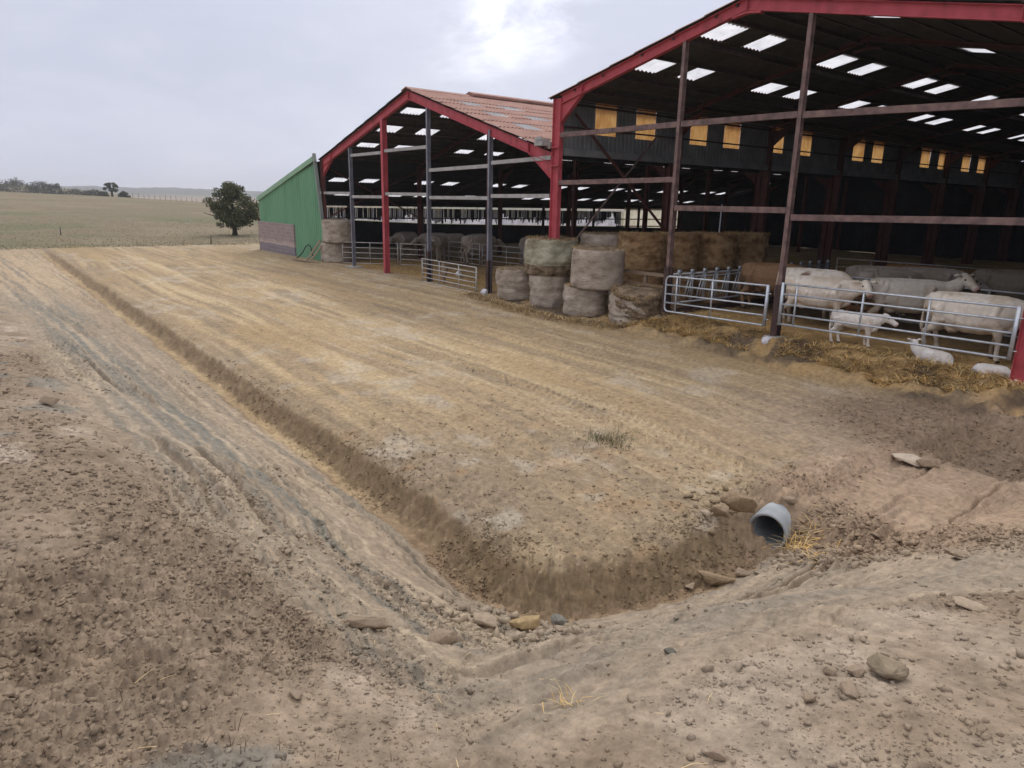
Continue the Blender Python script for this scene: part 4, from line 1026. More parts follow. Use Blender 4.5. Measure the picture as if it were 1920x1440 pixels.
# ------------------------------------------------------------------ pallets, planks, small things
def pallet(name, loc, rz, tilt, w, h_, boards, mat, label):
    root = empty(name, loc, label, 'pallet', None, rz); root.rotation_euler = (tilt, 0, rz)
    for i in range(boards):
        z = 0.05+(h_-0.1)*i/(boards-1); mb = MB(); mb.box(-w/2, w/2, -0.05, -0.028, z-0.05, z+0.05); mb.build('board', M[mat], root)
    for u in (-w/2+0.05, 0, w/2-0.05):
        mb = MB(); mb.box(u-0.045, u+0.045, -0.028, 0.06, 0.0, h_); mb.build('bearer', M[mat], root)
    return root
pallet('wooden_pallet', (-14.5, 16.35, 0.30), 0.0, -0.05, 2.5, 1.15, 4, 'wood_grey', 'slatted grey-brown wooden barrier between the front bales and the golden bales')
pallet('wooden_pallet', (-9.55, 20.05, 0.32), 0.25, -0.10, 0.85, 1.1, 7, 'wood_orange', 'orange-brown pallet standing on end behind the calf')
def plank(p0, p1, w, th, label, up=(0,1,0), mat='wood_grey'):
    a = Vector(p0); mb = MB(); mb.bar((0,0,0), tuple(Vector(p1)-a), w, th, up); o = mb.build('wooden_plank', M[mat]); o.location = a
    return tag(o, label, 'plank', 'planks by the lean-to')
plank((-37.35, 14.75, 0.03), (-36.6, 15.28, 1.15), 0.14, 0.03, 'grey plank leaning against the green cladding, the left one')
plank((-36.75, 14.70, 0.03), (-36.35, 15.28, 0.95), 0.12, 0.03, 'shorter dark plank leaning against the green cladding beside the bales')
plank((-38.4, 14.35, 0.05), (-35.6, 14.75, 0.05), 0.16, 0.035, 'grey plank lying flat on the ground before the green cladding', (0,0,1))
mb = MB(); pts = [(0, 0, 0.0), (0.25, 0.05, 0.12), (0.6, 0.12, 0.35), (0.85, 0.2, 0.68), (1.05, 0.3, 0.80), (1.3, 0.3, 0.7), (1.5, 0.28, 0.45), (1.7, 0.28, 0.1)]
mb.tube(pts, 0.03, 7); o = mb.build('rubber_hose', M['black_rubber'], None, True); o.location = (-39.3, 14.98, 0.03); tag(o, 'bent black hose standing up against the green cladding', 'hose')
mb = MB(); mb.tube([(0,0,0), (0.02, 0, 2.18)], 0.02, 8); o = mb.build('plastic_pole', M['plastic_white'], None, True); o.location = (-15.50, 21.2, 1.3); tag(o, 'thin white pole rising behind the golden bales', 'pole')
def sack(x, y, z, s, label, seed):
    pv, pf = rock_proto(seed, 22, (1, 0.8, 0.8), 0.16)
    o = np_mesh('plastic_bag', pv*s, pf, M['plastic_white'], True); o.location = (x, y, z); return tag(o, label, 'plastic bag')
sack(-9.48, 15.28, 0.27, 0.15, 'crumpled white plastic bag at the foot of the brown post between the gates', 301)
sack(-21.35, 15.25, 0.10, 0.18, 'white plastic scrap at the foot of the grey post beside the front bales', 302)
sack(-26.6, 17.6, 0.20, 0.22, 'white plastic scrap on the straw inside the lower barn', 303)
# broken stump by the leaning gate
pv, pf = rock_proto(310, 18, (0.22, 0.2, 0.55), 0.12)
o = np_mesh('wooden_stump', pv, pf, M['wood_grey'], False); o.location = (-25.3, 16.0, 0.4); tag(o, 'broken stump behind the left end of the askew gate', 'stump')

# concrete pipe
pp = empty('concrete_pipe', (-4.00, 6.90, -0.165), 'grey concrete drain pipe opening into the ditch', 'pipe', None, 0.24)
rings = []; n = 40
mb = MB()
R_, r_ = 0.230, 0.197; L_ = 2.3
prof = [(0.012, r_), (0.0, r_+0.012), (0.0, R_-0.012), (0.012, R_), (L_, R_), (L_, r_), (0.012, r_)]
rings = [[(rad_*math.cos(2*math.pi*k/n), y, rad_*math.sin(2*math.pi*k/n)) for k in range(n)] for y, rad_ in prof]
mb.loft(rings, 0, False); mb.build('pipe_wall', M['pipe'], pp, True)

# ------------------------------------------------------------------ bales
GB = 'round bales stacked on end'
def bale(x, y, z, dia, ht, label, kind='wrap', seed=1, rz=0.0, tilt=(0, 0), sag=0.0, rough=0.03, fluff=500):
    root = empty('round_bale', (x, y, z), label, 'bale', GB, rz); root.rotation_euler = (tilt[0], tilt[1], rz)
    n = 72; R = dia/2; rd = 0.085
    prof = [(0.0, R*0.3), (0.0, R*0.7), (0.005, R-rd)] + [(rd-rd*math.cos(t_), R-rd+rd*math.sin(t_)) for t_ in (0.5, 1.0, 1.57)]
    prof += [(ht*q, R) for q in np.linspace(0.18, 0.82, 12)]
    prof += [(ht-rd+rd*math.sin(t_), R-rd+rd*math.cos(t_)) for t_ in (0.0, 0.55, 1.05, 1.57)] + [(ht+0.01, R*0.7), (ht+0.015, R*0.3)]
    zz = np.array([p_[0] for p_ in prof]); rr = np.array([p_[1] for p_ in prof]); th = np.linspace(0, 2*math.pi, n, endpoint=False)
    T, Z_ = np.meshgrid(th, zz); Rr = np.repeat(rr[:, None], n, 1)
    cx, cy = np.cos(T), np.sin(T)
    dis = rough*fbm(cx*2.2+seed*7, cy*2.2+Z_*2.2, 4, seed) + rough*0.6*fbm(T*1.2+seed, Z_*14, 3, seed+3)
    dis = dis + rough*0.4*fbm(cx*9+seed*3, cy*9+Z_*9, 3, seed+8) + 0.012*fbm(cx*3+seed, Z_*42+cy*2, 2, seed+9)
    bulge = sag*np.sin(np.clip(Z_/ht, 0, 1)*math.pi)
    # binding crease
    cre = -0.035*np.exp(-((Z_-ht*(0.30+0.1*(seed % 3)))/0.05)**2)*(1 if kind != 'straw' else 0)*(rough > 0.03)
    Rr = Rr*(1+bulge) + (dis+cre)*(rr[:, None]/R)
    X_ = Rr*np.cos(T); Y_ = Rr*np.sin(T); Z_ = Z_*(1+0) + 0.4*dis*(Z_/ht)
    if kind == 'collapsed':
        X_ = X_*(1+0.32*(1-Z_/ht)); lean_ = np.clip(X_/R, 0, 1); Z_ = Z_*(1-0.22*lean_)
    Vv = np.stack([X_, Y_, Z_], -1).reshape(-1, 3); m_ = len(prof)
    I_ = np.arange(m_*n).reshape(m_, n); J_ = np.roll(I_, -1, 1)
    Ff = np.stack([I_[:-1], J_[:-1], J_[1:], I_[1:]], -1).reshape(-1, 4)
    c0 = len(Vv); Vv = np.vstack([Vv, [[0, 0, 0]], [[0, 0, ht+0.015]]])
    capb = np.stack([J_[0], I_[0], np.full(n, c0), np.full(n, c0)], -1); 
    rows = np.repeat(np.arange(m_-1), n)
    if kind == 'straw': mats = [M['straw_bale'], M['straw_bale']]
    elif kind == 'green': mats = [M['net_wrap_green'], M['old_hay']]
    elif kind == 'collapsed': mats = [M['net_wrap'], M['old_hay']]
    else: mats = [M['net_wrap'], M['old_hay']]
    mi = (rows >= m_-4).astype(int)
    if kind == 'green': mi = np.where(rows < 8, 1, mi)
    if kind == 'collapsed':
        ang_ = np.tile(np.arange(n), m_-1)/n*2*math.pi; fx_ = np.cos(ang_+rz)
        nz = fbm(np.cos(ang_)*3, np.sin(ang_)*3+rows*0.35, 3, 77); mi = np.where((fx_+0.9*nz > 0.25) | (rows >= m_-6), 1, mi)
    np_mesh('bale_body', Vv, Ff, mats, True, mi, root)
    capt = np.stack([I_[-1], J_[-1], np.full(n, c0+1)], -1)
    uu, inv = np.unique(capt, return_inverse=True)
    np_mesh('bale_end', Vv[uu], inv.reshape(-1, 3), mats[1], True, None, root)
    # loose fibres
    k = int(fluff*2.2)
    t_ = rng.random(k)*6.283
    top = rng.random(k) < (0.65 if kind != 'straw' else 0.35)
    rz_ = np.where(top, R*np.sqrt(0.55+0.5*rng.random(k)), R+0.005); hz = np.where(top, ht-0.01, ht*rng.random(k))
    if kind == 'collapsed': hz = hz*(1-0.22*np.clip(np.cos(t_), 0, 1)); rz_ = rz_*(1+0.32*(1-hz/ht)*(np.abs(np.cos(t_))))
    o = strands('loose_straw', rz_*np.cos(t_), rz_*np.sin(t_), 0.13, 0.007, [M['straw_pale'], M['straw'], M['straw_muck']] if kind == 'straw' else [M['straw_pale'], M['straw_muck']], None, None, 0.0, 0.7, root, hz)
    o['kind'] = 'stuff'
    return root
bale(-19.95, 15.75, 0.02, 1.50, 1.10, 'low weathered bale at the left end of the front stack', 'wrap', 1, 0.4, (0.03, -0.03), 0.05, 0.07)
bale(-18.05, 15.60, 0.0, 1.34, 1.08, 'wrapped bale standing under the sagging greenish bale', 'wrap', 2, 1.4, (0, 0), 0.0, 0.04)
bale(-18.25, 15.80, 1.07, 1.72, 1.18, 'sagging greenish bale with dark hay round its base, on top at the left', 'green', 3, 2.0, (0.02, -0.02), 0.06, 0.10, 900)
bale(-16.05, 15.42, 0.0, 1.36, 0.92, 'squashed wrapped bale under the big pale bale', 'wrap', 4, 0.9, (0, 0.0), 0.04, 0.08)
bale(-15.75, 15.55, 0.90, 1.62, 1.20, 'big clean pale wrapped bale on top at the middle of the front stack', 'wrap', 5, 0.2, (0.02, 0.03), 0.01, 0.025)
bale(-14.05, 15.55, 0.02, 1.45, 1.02, 'collapsed brown hay bale on the ground left of the rounded gate', 'collapsed', 6, -0.9, (0, 0.0), 0.06, 0.10, 1500)
bale(-17.40, 17.45, 1.22, 1.62, 1.22, 'pale wrapped bale behind the big pale bale, left of the golden ones', 'wrap', 7, 0.5, (0, 0), 0.0, 0.02)
bale(-17.40, 17.45, 0.0, 1.62, 1.22, 'hidden lower bale carrying the rear pale wrapped bale', 'wrap', 8, 0.5, (0, 0), 0.0, 0.02, 100)
for i, (bx, by, lb, lb2) in enumerate(((-16.1, 17.9, 'golden straw bale, leftmost of the upper golden row', 'golden straw bale below the leftmost upper golden bale'), (-15.95, 19.45, 'golden straw bale second in the upper golden row', 'golden straw bale below the second upper golden bale'), (-15.55, 20.95, 'golden straw bale third in the upper row, with straw hanging down its side', 'golden straw bale below the one with hanging straw'), (-15.35, 22.5, 'darkest golden straw bale at the far right end of the upper row', 'golden straw bale at the far end of the lower row'))):
    bale(bx, by, 0.10, 1.58, 1.20, lb2, 'straw', 20+i, 0.3*i, (0, 0), 0.0, 0.04, 300)
    bale(bx+0.03*i, by, 1.30, 1.58, 1.20, lb, 'straw', 30+i, 0.7*i, (0, 0), 0.0, 0.05, 700)
bale(-36.35, 16.05, 0.0, 1.62, 1.06, 'pale wrapped bale on the floor behind the leaning planks', 'wrap', 40, 0.3, (0, 0), 0.0, 0.02, 100)
bale(-36.05, 16.10, 1.06, 1.72, 1.20, 'tan wrapped bale on top of the pale one beside the green cladding', 'wrap', 41, 0.9, (0, 0), 0.0, 0.02, 100)

# ------------------------------------------------------------------ cattle
def ell(cx, cy, cz, ry_, rz_, n=14, tiltx=0.0, sq=1.0):
    out = []
    for k in range(n):
        a = 2*math.pi*k/n; c = math.cos(a); s = math.sin(a)
        c2 = math.copysign(abs(c)**sq, c); s2 = math.copysign(abs(s)**sq, s)
        out.append((cx-tiltx*s2*rz_, cy+c2*ry_, cz+s2*rz_))
    return out
def voxel(mb, vox, smooth_it):
    o = mb.build('tmp', M['hide'])
    md = o.modifiers.new('r', 'REMESH'); md.mode = 'VOXEL'; md.voxel_size = vox
    md = o.modifiers.new('s', 'SMOOTH'); md.iterations = smooth_it; md.factor = 0.5
    dg = bpy.context.evaluated_depsgraph_get(); ev = o.evaluated_get(dg); me = bpy.data.meshes.new_from_object(ev)
    old = o.data; bpy.data.objects.remove(o); bpy.data.meshes.remove(old)
    return me
def tubep(mb, pts): mb.tube([p[:3] for p in pts], [p[3] for p in pts], 10)
def cow_mesh(seed, base, patch, head_yaw=0.0, head_drop=0.0, neck_turn=0.0, calf=False, step=0.0, belly=1.0, udder=True, dirt=0.8):
    mb = MB()
    k = 1.0
    S = [(-0.92,1.10,0.10,0.09),(-0.88,1.07,0.22,0.20),(-0.74,1.05,0.31,0.28),(-0.5,1.00,0.36*belly,0.31),(-0.15,0.94,0.42*belly,0.36*belly),(0.2,0.93,0.42*belly,0.35*belly),(0.45,0.96,0.40,0.30),(0.62,1.00,0.36,0.25),(0.74,1.05,0.29,0.19)]
    if calf: S = [(-0.92,1.08,0.10,0.09),(-0.88,1.06,0.20,0.18),(-0.74,1.04,0.28,0.25),(-0.5,1.01,0.31,0.26),(-0.15,0.98,0.33,0.27),(0.2,0.97,0.34,0.27),(0.45,0.98,0.34,0.26),(0.62,1.02,0.31,0.23),(0.74,1.07,0.26,0.18)]
    rings = [ell(x, 0, z, w, h, 16, 0, 0.86) for x, z, h, w in S]
    # neck
    nx, nz = 0.95, 1.17-head_drop*0.35; ny = neck_turn*0.10
    hx, hz, hy = 1.10, 1.28-head_drop, neck_turn*0.28
    if calf: nx, hx = 0.89, 1.00
    rings += [ell(nx, ny, nz, 0.135, 0.20, 16, 0.2), ell(hx, hy, hz, 0.105, 0.145, 16, 0.4)]
    mb.loft(rings)
    # spine, hips, brisket
    mb.tube([(-0.75, 0.0, 1.30), (-0.3, 0, 1.31), (0.2, 0, 1.31), (0.55, 0, 1.32)], [0.06, 0.07, 0.07, 0.06], 8) if not calf else None
    for s in (-1, 1): mb.tube([(-0.60, s*0.20, 1.24), (-0.82, s*0.11, 1.20)], [0.09, 0.08], 8)
    mb.tube([(0.45, 0, 0.60), (0.72, 0, 0.72), (0.85, 0, 0.95)], [0.10, 0.10, 0.09], 8)
    for s in (-1, 1):
        if not calf:
            mb.tube([(0.50, s*0.255, 1.22), (0.40, s*0.30, 0.98), (0.50, s*0.245, 0.78)], [0.06, 0.085, 0.07], 8)      # shoulder
            mb.tube([(-0.50, s*0.235, 1.20), (-0.62, s*0.27, 0.98), (-0.60, s*0.23, 0.80)], [0.07, 0.10, 0.08], 8)     # thigh
            mb.tube([(-0.48, s*0.16, 1.31), (-0.54, s*0.22, 1.25)], [0.05, 0.055], 8)                                  # hip bone
            for q in range(5): mb.tube([(0.28-0.13*q, s*0.22, 1.22), (0.25-0.13*q, s*(0.355*belly), 0.95), (0.22-0.13*q, s*0.29*belly, 0.72)], [0.02, 0.026, 0.02], 6)
    # head
    yaw = head_yaw; f = Vector((math.cos(yaw)*0.86, math.sin(yaw)*0.86, -0.50)).normalized(); s_v = Vector((-math.sin(yaw), math.cos(yaw), 0)); u_v = f.cross(s_v)*-1
    u_v = s_v.cross(f)*-1 if s_v.cross(f).z < 0 else s_v.cross(f)
    H0 = Vector((hx, hy, hz+0.06))
    hs = 1.0 if not calf else 1.12
    hr = []
    for d, w, h in ((-0.10,0.09,0.10),(-0.03,0.12,0.135),(0.08,0.125,0.14),(0.18,0.115,0.125),(0.30,0.085,0.10),(0.40,0.078,0.088),(0.47,0.085,0.085),(0.51,0.06,0.06)):
        c = H0+f*d*hs; hr.append([tuple(c+s_v*(math.cos(2*math.pi*i/14)*w*hs)+u_v*(math.sin(2*math.pi*i/14)*h*hs)) for i in range(14)])
    mb.loft(hr)
    earp = []
    for s in (-1, 1):
        e0 = H0+f*0.00+s_v*(s*0.10)+u_v*0.06; e1 = e0+s_v*(s*0.12)-f*0.03+u_v*0.01; e2 = e1+s_v*(s*0.10)-f*0.01-u_v*0.03
        mb.tube([tuple(e0), tuple(e1), tuple(e2)], [0.03, 0.05, 0.022], 8)
    # legs
    for s, st in ((-1, step), (1, -step)):
        y = s*(0.17 if not calf else 0.12); lw = 1.0 if not calf else 1.08
        tubep(mb, [(0.48, y*0.9, 0.92, 0.16*lw), (0.47+st*0.3, y, 0.66, 0.105*lw), (0.49+st*0.7, y, 0.43, 0.066*lw), (0.47+st, y, 0.24, 0.050*lw), (0.48+st, y, 0.11, 0.056*lw), (0.50+st, y, 0.045, 0.062*lw), (0.505+st, y, 0.0, 0.066*lw)])
        y = s*(0.17 if not calf else 0.12)
        tubep(mb, [(-0.66, y*0.8, 1.02, 0.21*lw), (-0.58-st*0.3, y, 0.76, 0.155*lw), (-0.66-st*0.6, y, 0.58, 0.095*lw), (-0.80-st*0.8, y, 0.47, 0.070*lw), (-0.76-st, y, 0.28, 0.050*lw), (-0.73-st, y, 0.12, 0.056*lw), (-0.70-st, y, 0.045, 0.062*lw), (-0.69-st, y, 0.0, 0.066*lw)])
    # tail
    tubep(mb, [(-0.84, 0.0, 1.30, 0.045), (-0.94, 0.0, 1.20, 0.035), (-0.98, 0.01, 0.95, 0.030), (-0.99, 0.02, 0.72, 0.030), (-0.98, 0.02, 0.55, 0.045), (-0.97, 0.02, 0.46, 0.025)])
    if udder and not calf: mb.loft([ell(-0.52, 0, 0.60, 0.06, 0.05, 10), ell(-0.42, 0, 0.57, 0.13, 0.10, 10), ell(-0.28, 0, 0.58, 0.12, 0.09, 10), ell(-0.18, 0, 0.62, 0.05, 0.04, 10)])
    me = voxel(mb, 0.022, 3)
    me.materials.clear(); me.materials.append(M['hide'])
    nv = len(me.vertices); co = np.zeros(nv*3, np.float32); me.vertices.foreach_get('co', co); co = co.reshape(-1, 3)
    x, y, z = co[:, 0], co[:, 1], co[:, 2]
    c = np.ones((nv, 3))*np.array(base)
    c = mixc(c, ss(0.0, 0.4, fbm(x*2.2+seed*5, z*2.2+y*1.4, 4, seed))*0.55, np.array(base)*np.array([0.72, 0.62, 0.50]))
    c = c*(1+0.10*fbm(x*14+seed, z*14+y*11, 3, seed+6)[:, None])
    if patch is not None: c = mixc(c, ss(0.55, 0.25, np.hypot((x-patch[0])/patch[2], (z-patch[1])/patch[3])+0.2*fbm(x*4, z*4+y, 3, seed+2)), patch[4])
    c = mixc(c, dirt*ss(0.75, 0.25, z)*(0.4+0.8*ss(-0.2, 0.3, fbm(x*5+seed, z*5+y*3, 3, seed+4))), (0.22, 0.16, 0.10))
    c = mixc(c, dirt*ss(-0.55, -0.85, x)*ss(1.2, 0.8, z)*0.5, (0.25, 0.19, 0.12))
    c = mixc(c, ss(0.055, 0.035, z), (0.07, 0.055, 0.045))
    tip = np.array(H0+f*0.50*hs); dd_ = np.linalg.norm(co-tip, axis=1); c = mixc(c, ss(0.11, 0.08, dd_), (0.42, 0.27, 0.23))
    for s in (-1, 1):
        nst = np.array(H0+f*0.515*hs+s_v*(s*0.035)+u_v*0.02); c = mixc(c, ss(0.028, 0.016, np.linalg.norm(co-nst, axis=1)), (0.05, 0.03, 0.03))
    a = me.color_attributes.new('col', 'FLOAT_COLOR', 'POINT'); cc = np.ones((nv, 4), np.float32); cc[:, :3] = np.clip(c, 0.01, 0.95); a.data.foreach_set('color', cc.ravel())
    me.polygons.foreach_set('use_smooth', np.ones(len(me.polygons), bool)); me.update()
    em = MB()
    for s in (-1, 1):
        e = H0+f*0.13*hs+s_v*(s*0.116*hs)+u_v*0.045*hs
        em.loft([[tuple(e+f*(math.cos(2*math.pi*i/8)*r_)+u_v*(math.sin(2*math.pi*i/8)*r_)+s_v*(s*o_)) for i in range(8)] for r_, o_ in ((0.026, -0.01), (0.022, 0.008), (0.01, 0.016))])
    return me, em
GC_ = 'cattle in the barns'
def cow(x, y, rz, label, sc=1.0, z=0.30, group=GC_, cat='cow', name='cow', **kw):
    me, em = cow_mesh(**kw)
    o = bpy.data.objects.new(name, me); COL.objects.link(o); me.name = name
    o.location = (x, y, z); o.rotation_euler = (0, 0, rz); o.scale = (sc,)*3
    em.build('eye', M['eye'], o, True)
    return tag(o, label, cat, group)
CR = (0.84, 0.765, 0.675); GR = (0.58, 0.535, 0.48); BR_ = (0.27, 0.165, 0.098)
cA = cow(-9.85, 18.1, 0.42, 'cream cow standing behind the calf, head turned to the camera', 1.0, seed=1, base=CR, patch=None, head_yaw=-1.15, head_drop=0.10, neck_turn=-0.5, step=0.06)
cB = cow(-10.7, 19.3, 0.25, 'cream cow half hidden behind the front cream cow, by the brown post', 1.06, seed=2, base=CR, patch=(-0.15, 1.15, 0.3, 0.3, (0.25, 0.16, 0.11)), head_drop=0.35, step=-0.05)
cC = cow(-12.35, 19.9, 0.30, 'tan brown cow seen between the rounded gate and the brown post', 1.06, seed=3, base=BR_, patch=None, head_drop=0.2, step=0.05, dirt=0.25)
cD = cow(-8.05, 19.3, 0.50, 'grey cow with raised head, standing behind the middle of the long gate', 1.04, seed=4, base=GR, patch=None, head_yaw=-0.9, head_drop=-0.12, neck_turn=-0.3, step=0.05)
cE = cow(-5.85, 17.45, 0.12, 'off-white cow at the right end of the long gate, facing right', 1.03, seed=5, base=(0.80,0.73,0.645), patch=None, head_drop=0.22, step=0.08)
cF = cow(-7.98, 16.55, 0.16, 'small white calf standing behind the long gate', 0.60, name='calf', cat='calf', seed=6, base=(0.82,0.78,0.74), patch=None, calf=True, head_drop=0.10, head_yaw=0.15, step=0.10, dirt=0.05)
# background animals; white and dim coats carry the barn's shade in their colour
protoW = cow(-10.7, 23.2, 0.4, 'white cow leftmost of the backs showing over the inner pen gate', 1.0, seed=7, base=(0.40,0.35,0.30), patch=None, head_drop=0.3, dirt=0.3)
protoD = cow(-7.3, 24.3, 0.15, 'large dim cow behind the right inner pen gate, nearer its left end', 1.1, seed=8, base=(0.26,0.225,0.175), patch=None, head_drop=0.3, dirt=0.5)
for pr_, x, y, rz, sc, lb in ((protoW, -10.0, 23.0, 0.55, 1.02, 'white cow second from the left over the inner pen gate'), (protoW, -9.2, 23.4, 0.3, 1.05, 'white cow behind the orange pallet, third over the inner pen gate'), (protoW, -9.75, 21.9, 0.9, 1.0, 'white cow close behind the left inner pen gate'),
                          (protoD, -5.3, 24.6, 0.2, 1.1, 'large dim cow behind the right inner pen gate, at the barn side wall'), (protoD, -6.0, 26.0, 2.9, 1.1, 'dim cow deepest in the right-hand pen of the tall barn')):
    c = copy_tree(pr_); c.location = (x, y, 0.3); c.rotation_euler = (0, 0, rz); c.scale = (sc,)*3; c['label'] = lb
cR = cow(-10.25, 24.6, 0.5, 'russet cow among the white backs behind the inner pen gate', 1.0, seed=9, base=(0.36,0.17,0.07), patch=None, head_drop=0.4, dirt=0.2)
lb_l = ['pale cow leftmost in the lower barn pen, right of the tan bale', 'pale cow second from the tan bale in the lower barn', 'pale cow left of the free-standing red post in the lower barn', 'pale cow right of the free-standing red post in the lower barn', 'pale cow beside the middle grey post in the lower barn', 'white cow seen from behind, near the inner red column of the lower barn', 'pale cow behind the gate to the right of the inner red column']
for (x, y, rz, sc), lb in zip(((-37.6, 21.0, -1.2, 1.05), (-36.3, 22.2, -1.5, 1.05), (-35.2, 22.8, -1.3, 1.05), (-34.3, 21.2, -0.9, 1.05), (-35.8, 25.0, -1.4, 1.0), (-32.2, 22.6, 1.45, 1.1), (-30.0, 24.4, -0.3, 1.05)), lb_l):
    c = copy_tree(protoW); c.location = (x, y, 0.05); c.rotation_euler = (0, 0, rz); c.scale = (sc,)*3; c['label'] = lb
# lying calves
def lying_calf(x, y, z, rz, sc, label, seed, curl, head_up):
    mb = MB()
    S = [(-0.62,0.20,0.12,0.12),(-0.52,0.23,0.20,0.20),(-0.30,0.25,0.22,0.24),(0.0,0.25,0.22,0.24),(0.28,0.27,0.22,0.21),(0.45,0.30,0.18,0.15)]
    bend = lambda xx: curl*max(xx, 0)**1.5
    rings = [ell(a, bend(a), b, w, h, 14) for a, b, h, w in S]
    if head_up:
        rings += [ell(0.58, bend(0.55), 0.42, 0.09, 0.13, 14, 0.7), ell(0.64, bend(0.6), 0.54, 0.075, 0.09, 14, 1.2)]
        H0 = Vector((0.64, bend(0.6), 0.58)); f = Vector((0.75, -0.55, -0.30)).normalized()
    else:
        rings += [ell(0.58, bend(0.58), 0.26, 0.11, 0.12, 14), ell(0.68, bend(0.75), 0.18, 0.09, 0.09, 14)]
        H0 = Vector((0.70, bend(0.8), 0.15)); f = Vector((0.1, 0.95, -0.18)).normalized() if curl > 0 else Vector((0.3, -0.9, -0.15)).normalized()
    mb.loft(rings)
    s_v = f.cross(Vector((0, 0, 1))).normalized(); u_v = s_v.cross(f)
    hr = []
    for d, w, h in ((-0.06,0.05,0.06),(0.0,0.085,0.085),(0.08,0.08,0.085),(0.18,0.06,0.065),(0.27,0.05,0.05),(0.30,0.035,0.035)):
        c = H0+f*d; hr.append([tuple(c+s_v*(math.cos(2*math.pi*i/12)*w)+u_v*(math.sin(2*math.pi*i/12)*h)) for i in range(12)])
    mb.loft(hr)
    for s in (-1, 1):
        e0 = H0-f*0.01+s_v*(s*0.07)+u_v*0.04; e1 = e0+s_v*(s*0.09)+u_v*0.03; e2 = e1+s_v*(s*0.06)+u_v*0.0
        mb.tube([tuple(e0), tuple(e1), tuple(e2)], [0.025, 0.04, 0.018], 8)
        mb.tube([(0.30, bend(0.3)+s*0.13, 0.16), (0.44, bend(0.4)+s*0.14, 0.06), (0.26, s*0.16, 0.03), (0.18, s*0.16, 0.03)], [0.09, 0.05, 0.04, 0.04], 8)
        mb.tube([(-0.42, s*0.15, 0.22), (-0.18, s*0.21, 0.08), (-0.42, s*0.22, 0.04), (-0.28, s*0.23, 0.03), (-0.22, s*0.23, 0.03)], [0.14, 0.09, 0.055, 0.045, 0.045], 8)
    mb.tube([(-0.60, 0, 0.28), (-0.68, 0.06, 0.15), (-0.60, 0.16, 0.06)], [0.03, 0.025, 0.03], 8)
    me = voxel(mb, 0.016, 4); me.materials.clear(); me.materials.append(M['hide']); me.name = 'calf'
    nv = len(me.vertices); co = np.zeros(nv*3, np.float32); me.vertices.foreach_get('co', co); co = co.reshape(-1, 3)
    c = np.ones((nv, 3))*np.array((0.82, 0.79, 0.77)); c = mixc(c, ss(0.1, 0.4, fbm(co[:, 0]*4+seed, co[:, 2]*4+co[:, 1]*3, 3, seed))*0.4, (0.62, 0.55, 0.48))
    tip = np.array(H0+f*0.30); c = mixc(c, ss(0.06, 0.035, np.linalg.norm(co-tip, axis=1)), (0.45, 0.28, 0.25))
    a = me.color_attributes.new('col', 'FLOAT_COLOR', 'POINT'); cc = np.ones((nv, 4), np.float32); cc[:, :3] = c; a.data.foreach_set('color', cc.ravel())
    me.polygons.foreach_set('use_smooth', np.ones(len(me.polygons), bool)); me.update()
    o = bpy.data.objects.new('calf', me); COL.objects.link(o); o.location = (x, y, z); o.rotation_euler = (0, 0, rz); o.scale = (sc,)*3
    em = MB()
    for s in (-1, 1):
        e = H0+f*0.09+s_v*(s*0.078)+u_v*0.03
        em.loft([[tuple(e+f*(math.cos(2*math.pi*i/8)*r_)+u_v*(math.sin(2*math.pi*i/8)*r_)+s_v*(s*o_)) for i in range(8)] for r_, o_ in ((0.018, -0.01), (0.015, 0.006), (0.007, 0.012))])
    em.build('eye', M['eye'], o, True)
    return tag(o, label, 'calf', 'calves lying on the straw')
lying_calf(-6.05, 16.05, 0.27, 3.05, 0.70, 'white calf lying under the long gate with its back to the yard', 11, -0.3, True)
lying_calf(-4.85, 15.95, 0.27, 0.3, 0.52, 'white calf curled up on the straw by the red corner post', 12, -0.9, False)

# ------------------------------------------------------------------ trees, bushes, fence
def foliage(name, clumps, nleaf, size, mats, root, seed):
    rg = np.random.default_rng(seed); P = []
    w = np.array([c[3]**2 for c in clumps]); w = w/w.sum()
    for c, ww in zip(clumps, w):
        n = int(nleaf*ww)+4
        d = rg.normal(size=(n, 3)); d /= np.linalg.norm(d, axis=1)[:, None]
        rr = c[3]*rg.random((n, 1))**0.45
        P.append(np.array(c[:3])+d*rr*np.array([1, 1, 0.8]))
    P = np.vstack(P); n = len(P)
    a = rg.normal(size=(n, 3)); a /= np.linalg.norm(a, axis=1)[:, None]; b = np.cross(a, rg.normal(size=(n, 3))); b /= np.linalg.norm(b, axis=1)[:, None]
    s = size*(0.5+rg.random((n, 1)))
    Vv = np.stack([P-a*s, P+b*s*0.5, P+a*s, P-b*s*0.5], 1).reshape(-1, 3); Ff = np.arange(n*4).reshape(-1, 4)
    return np_mesh(name, Vv, Ff, mats, False, rg.integers(0, len(mats), n), root)
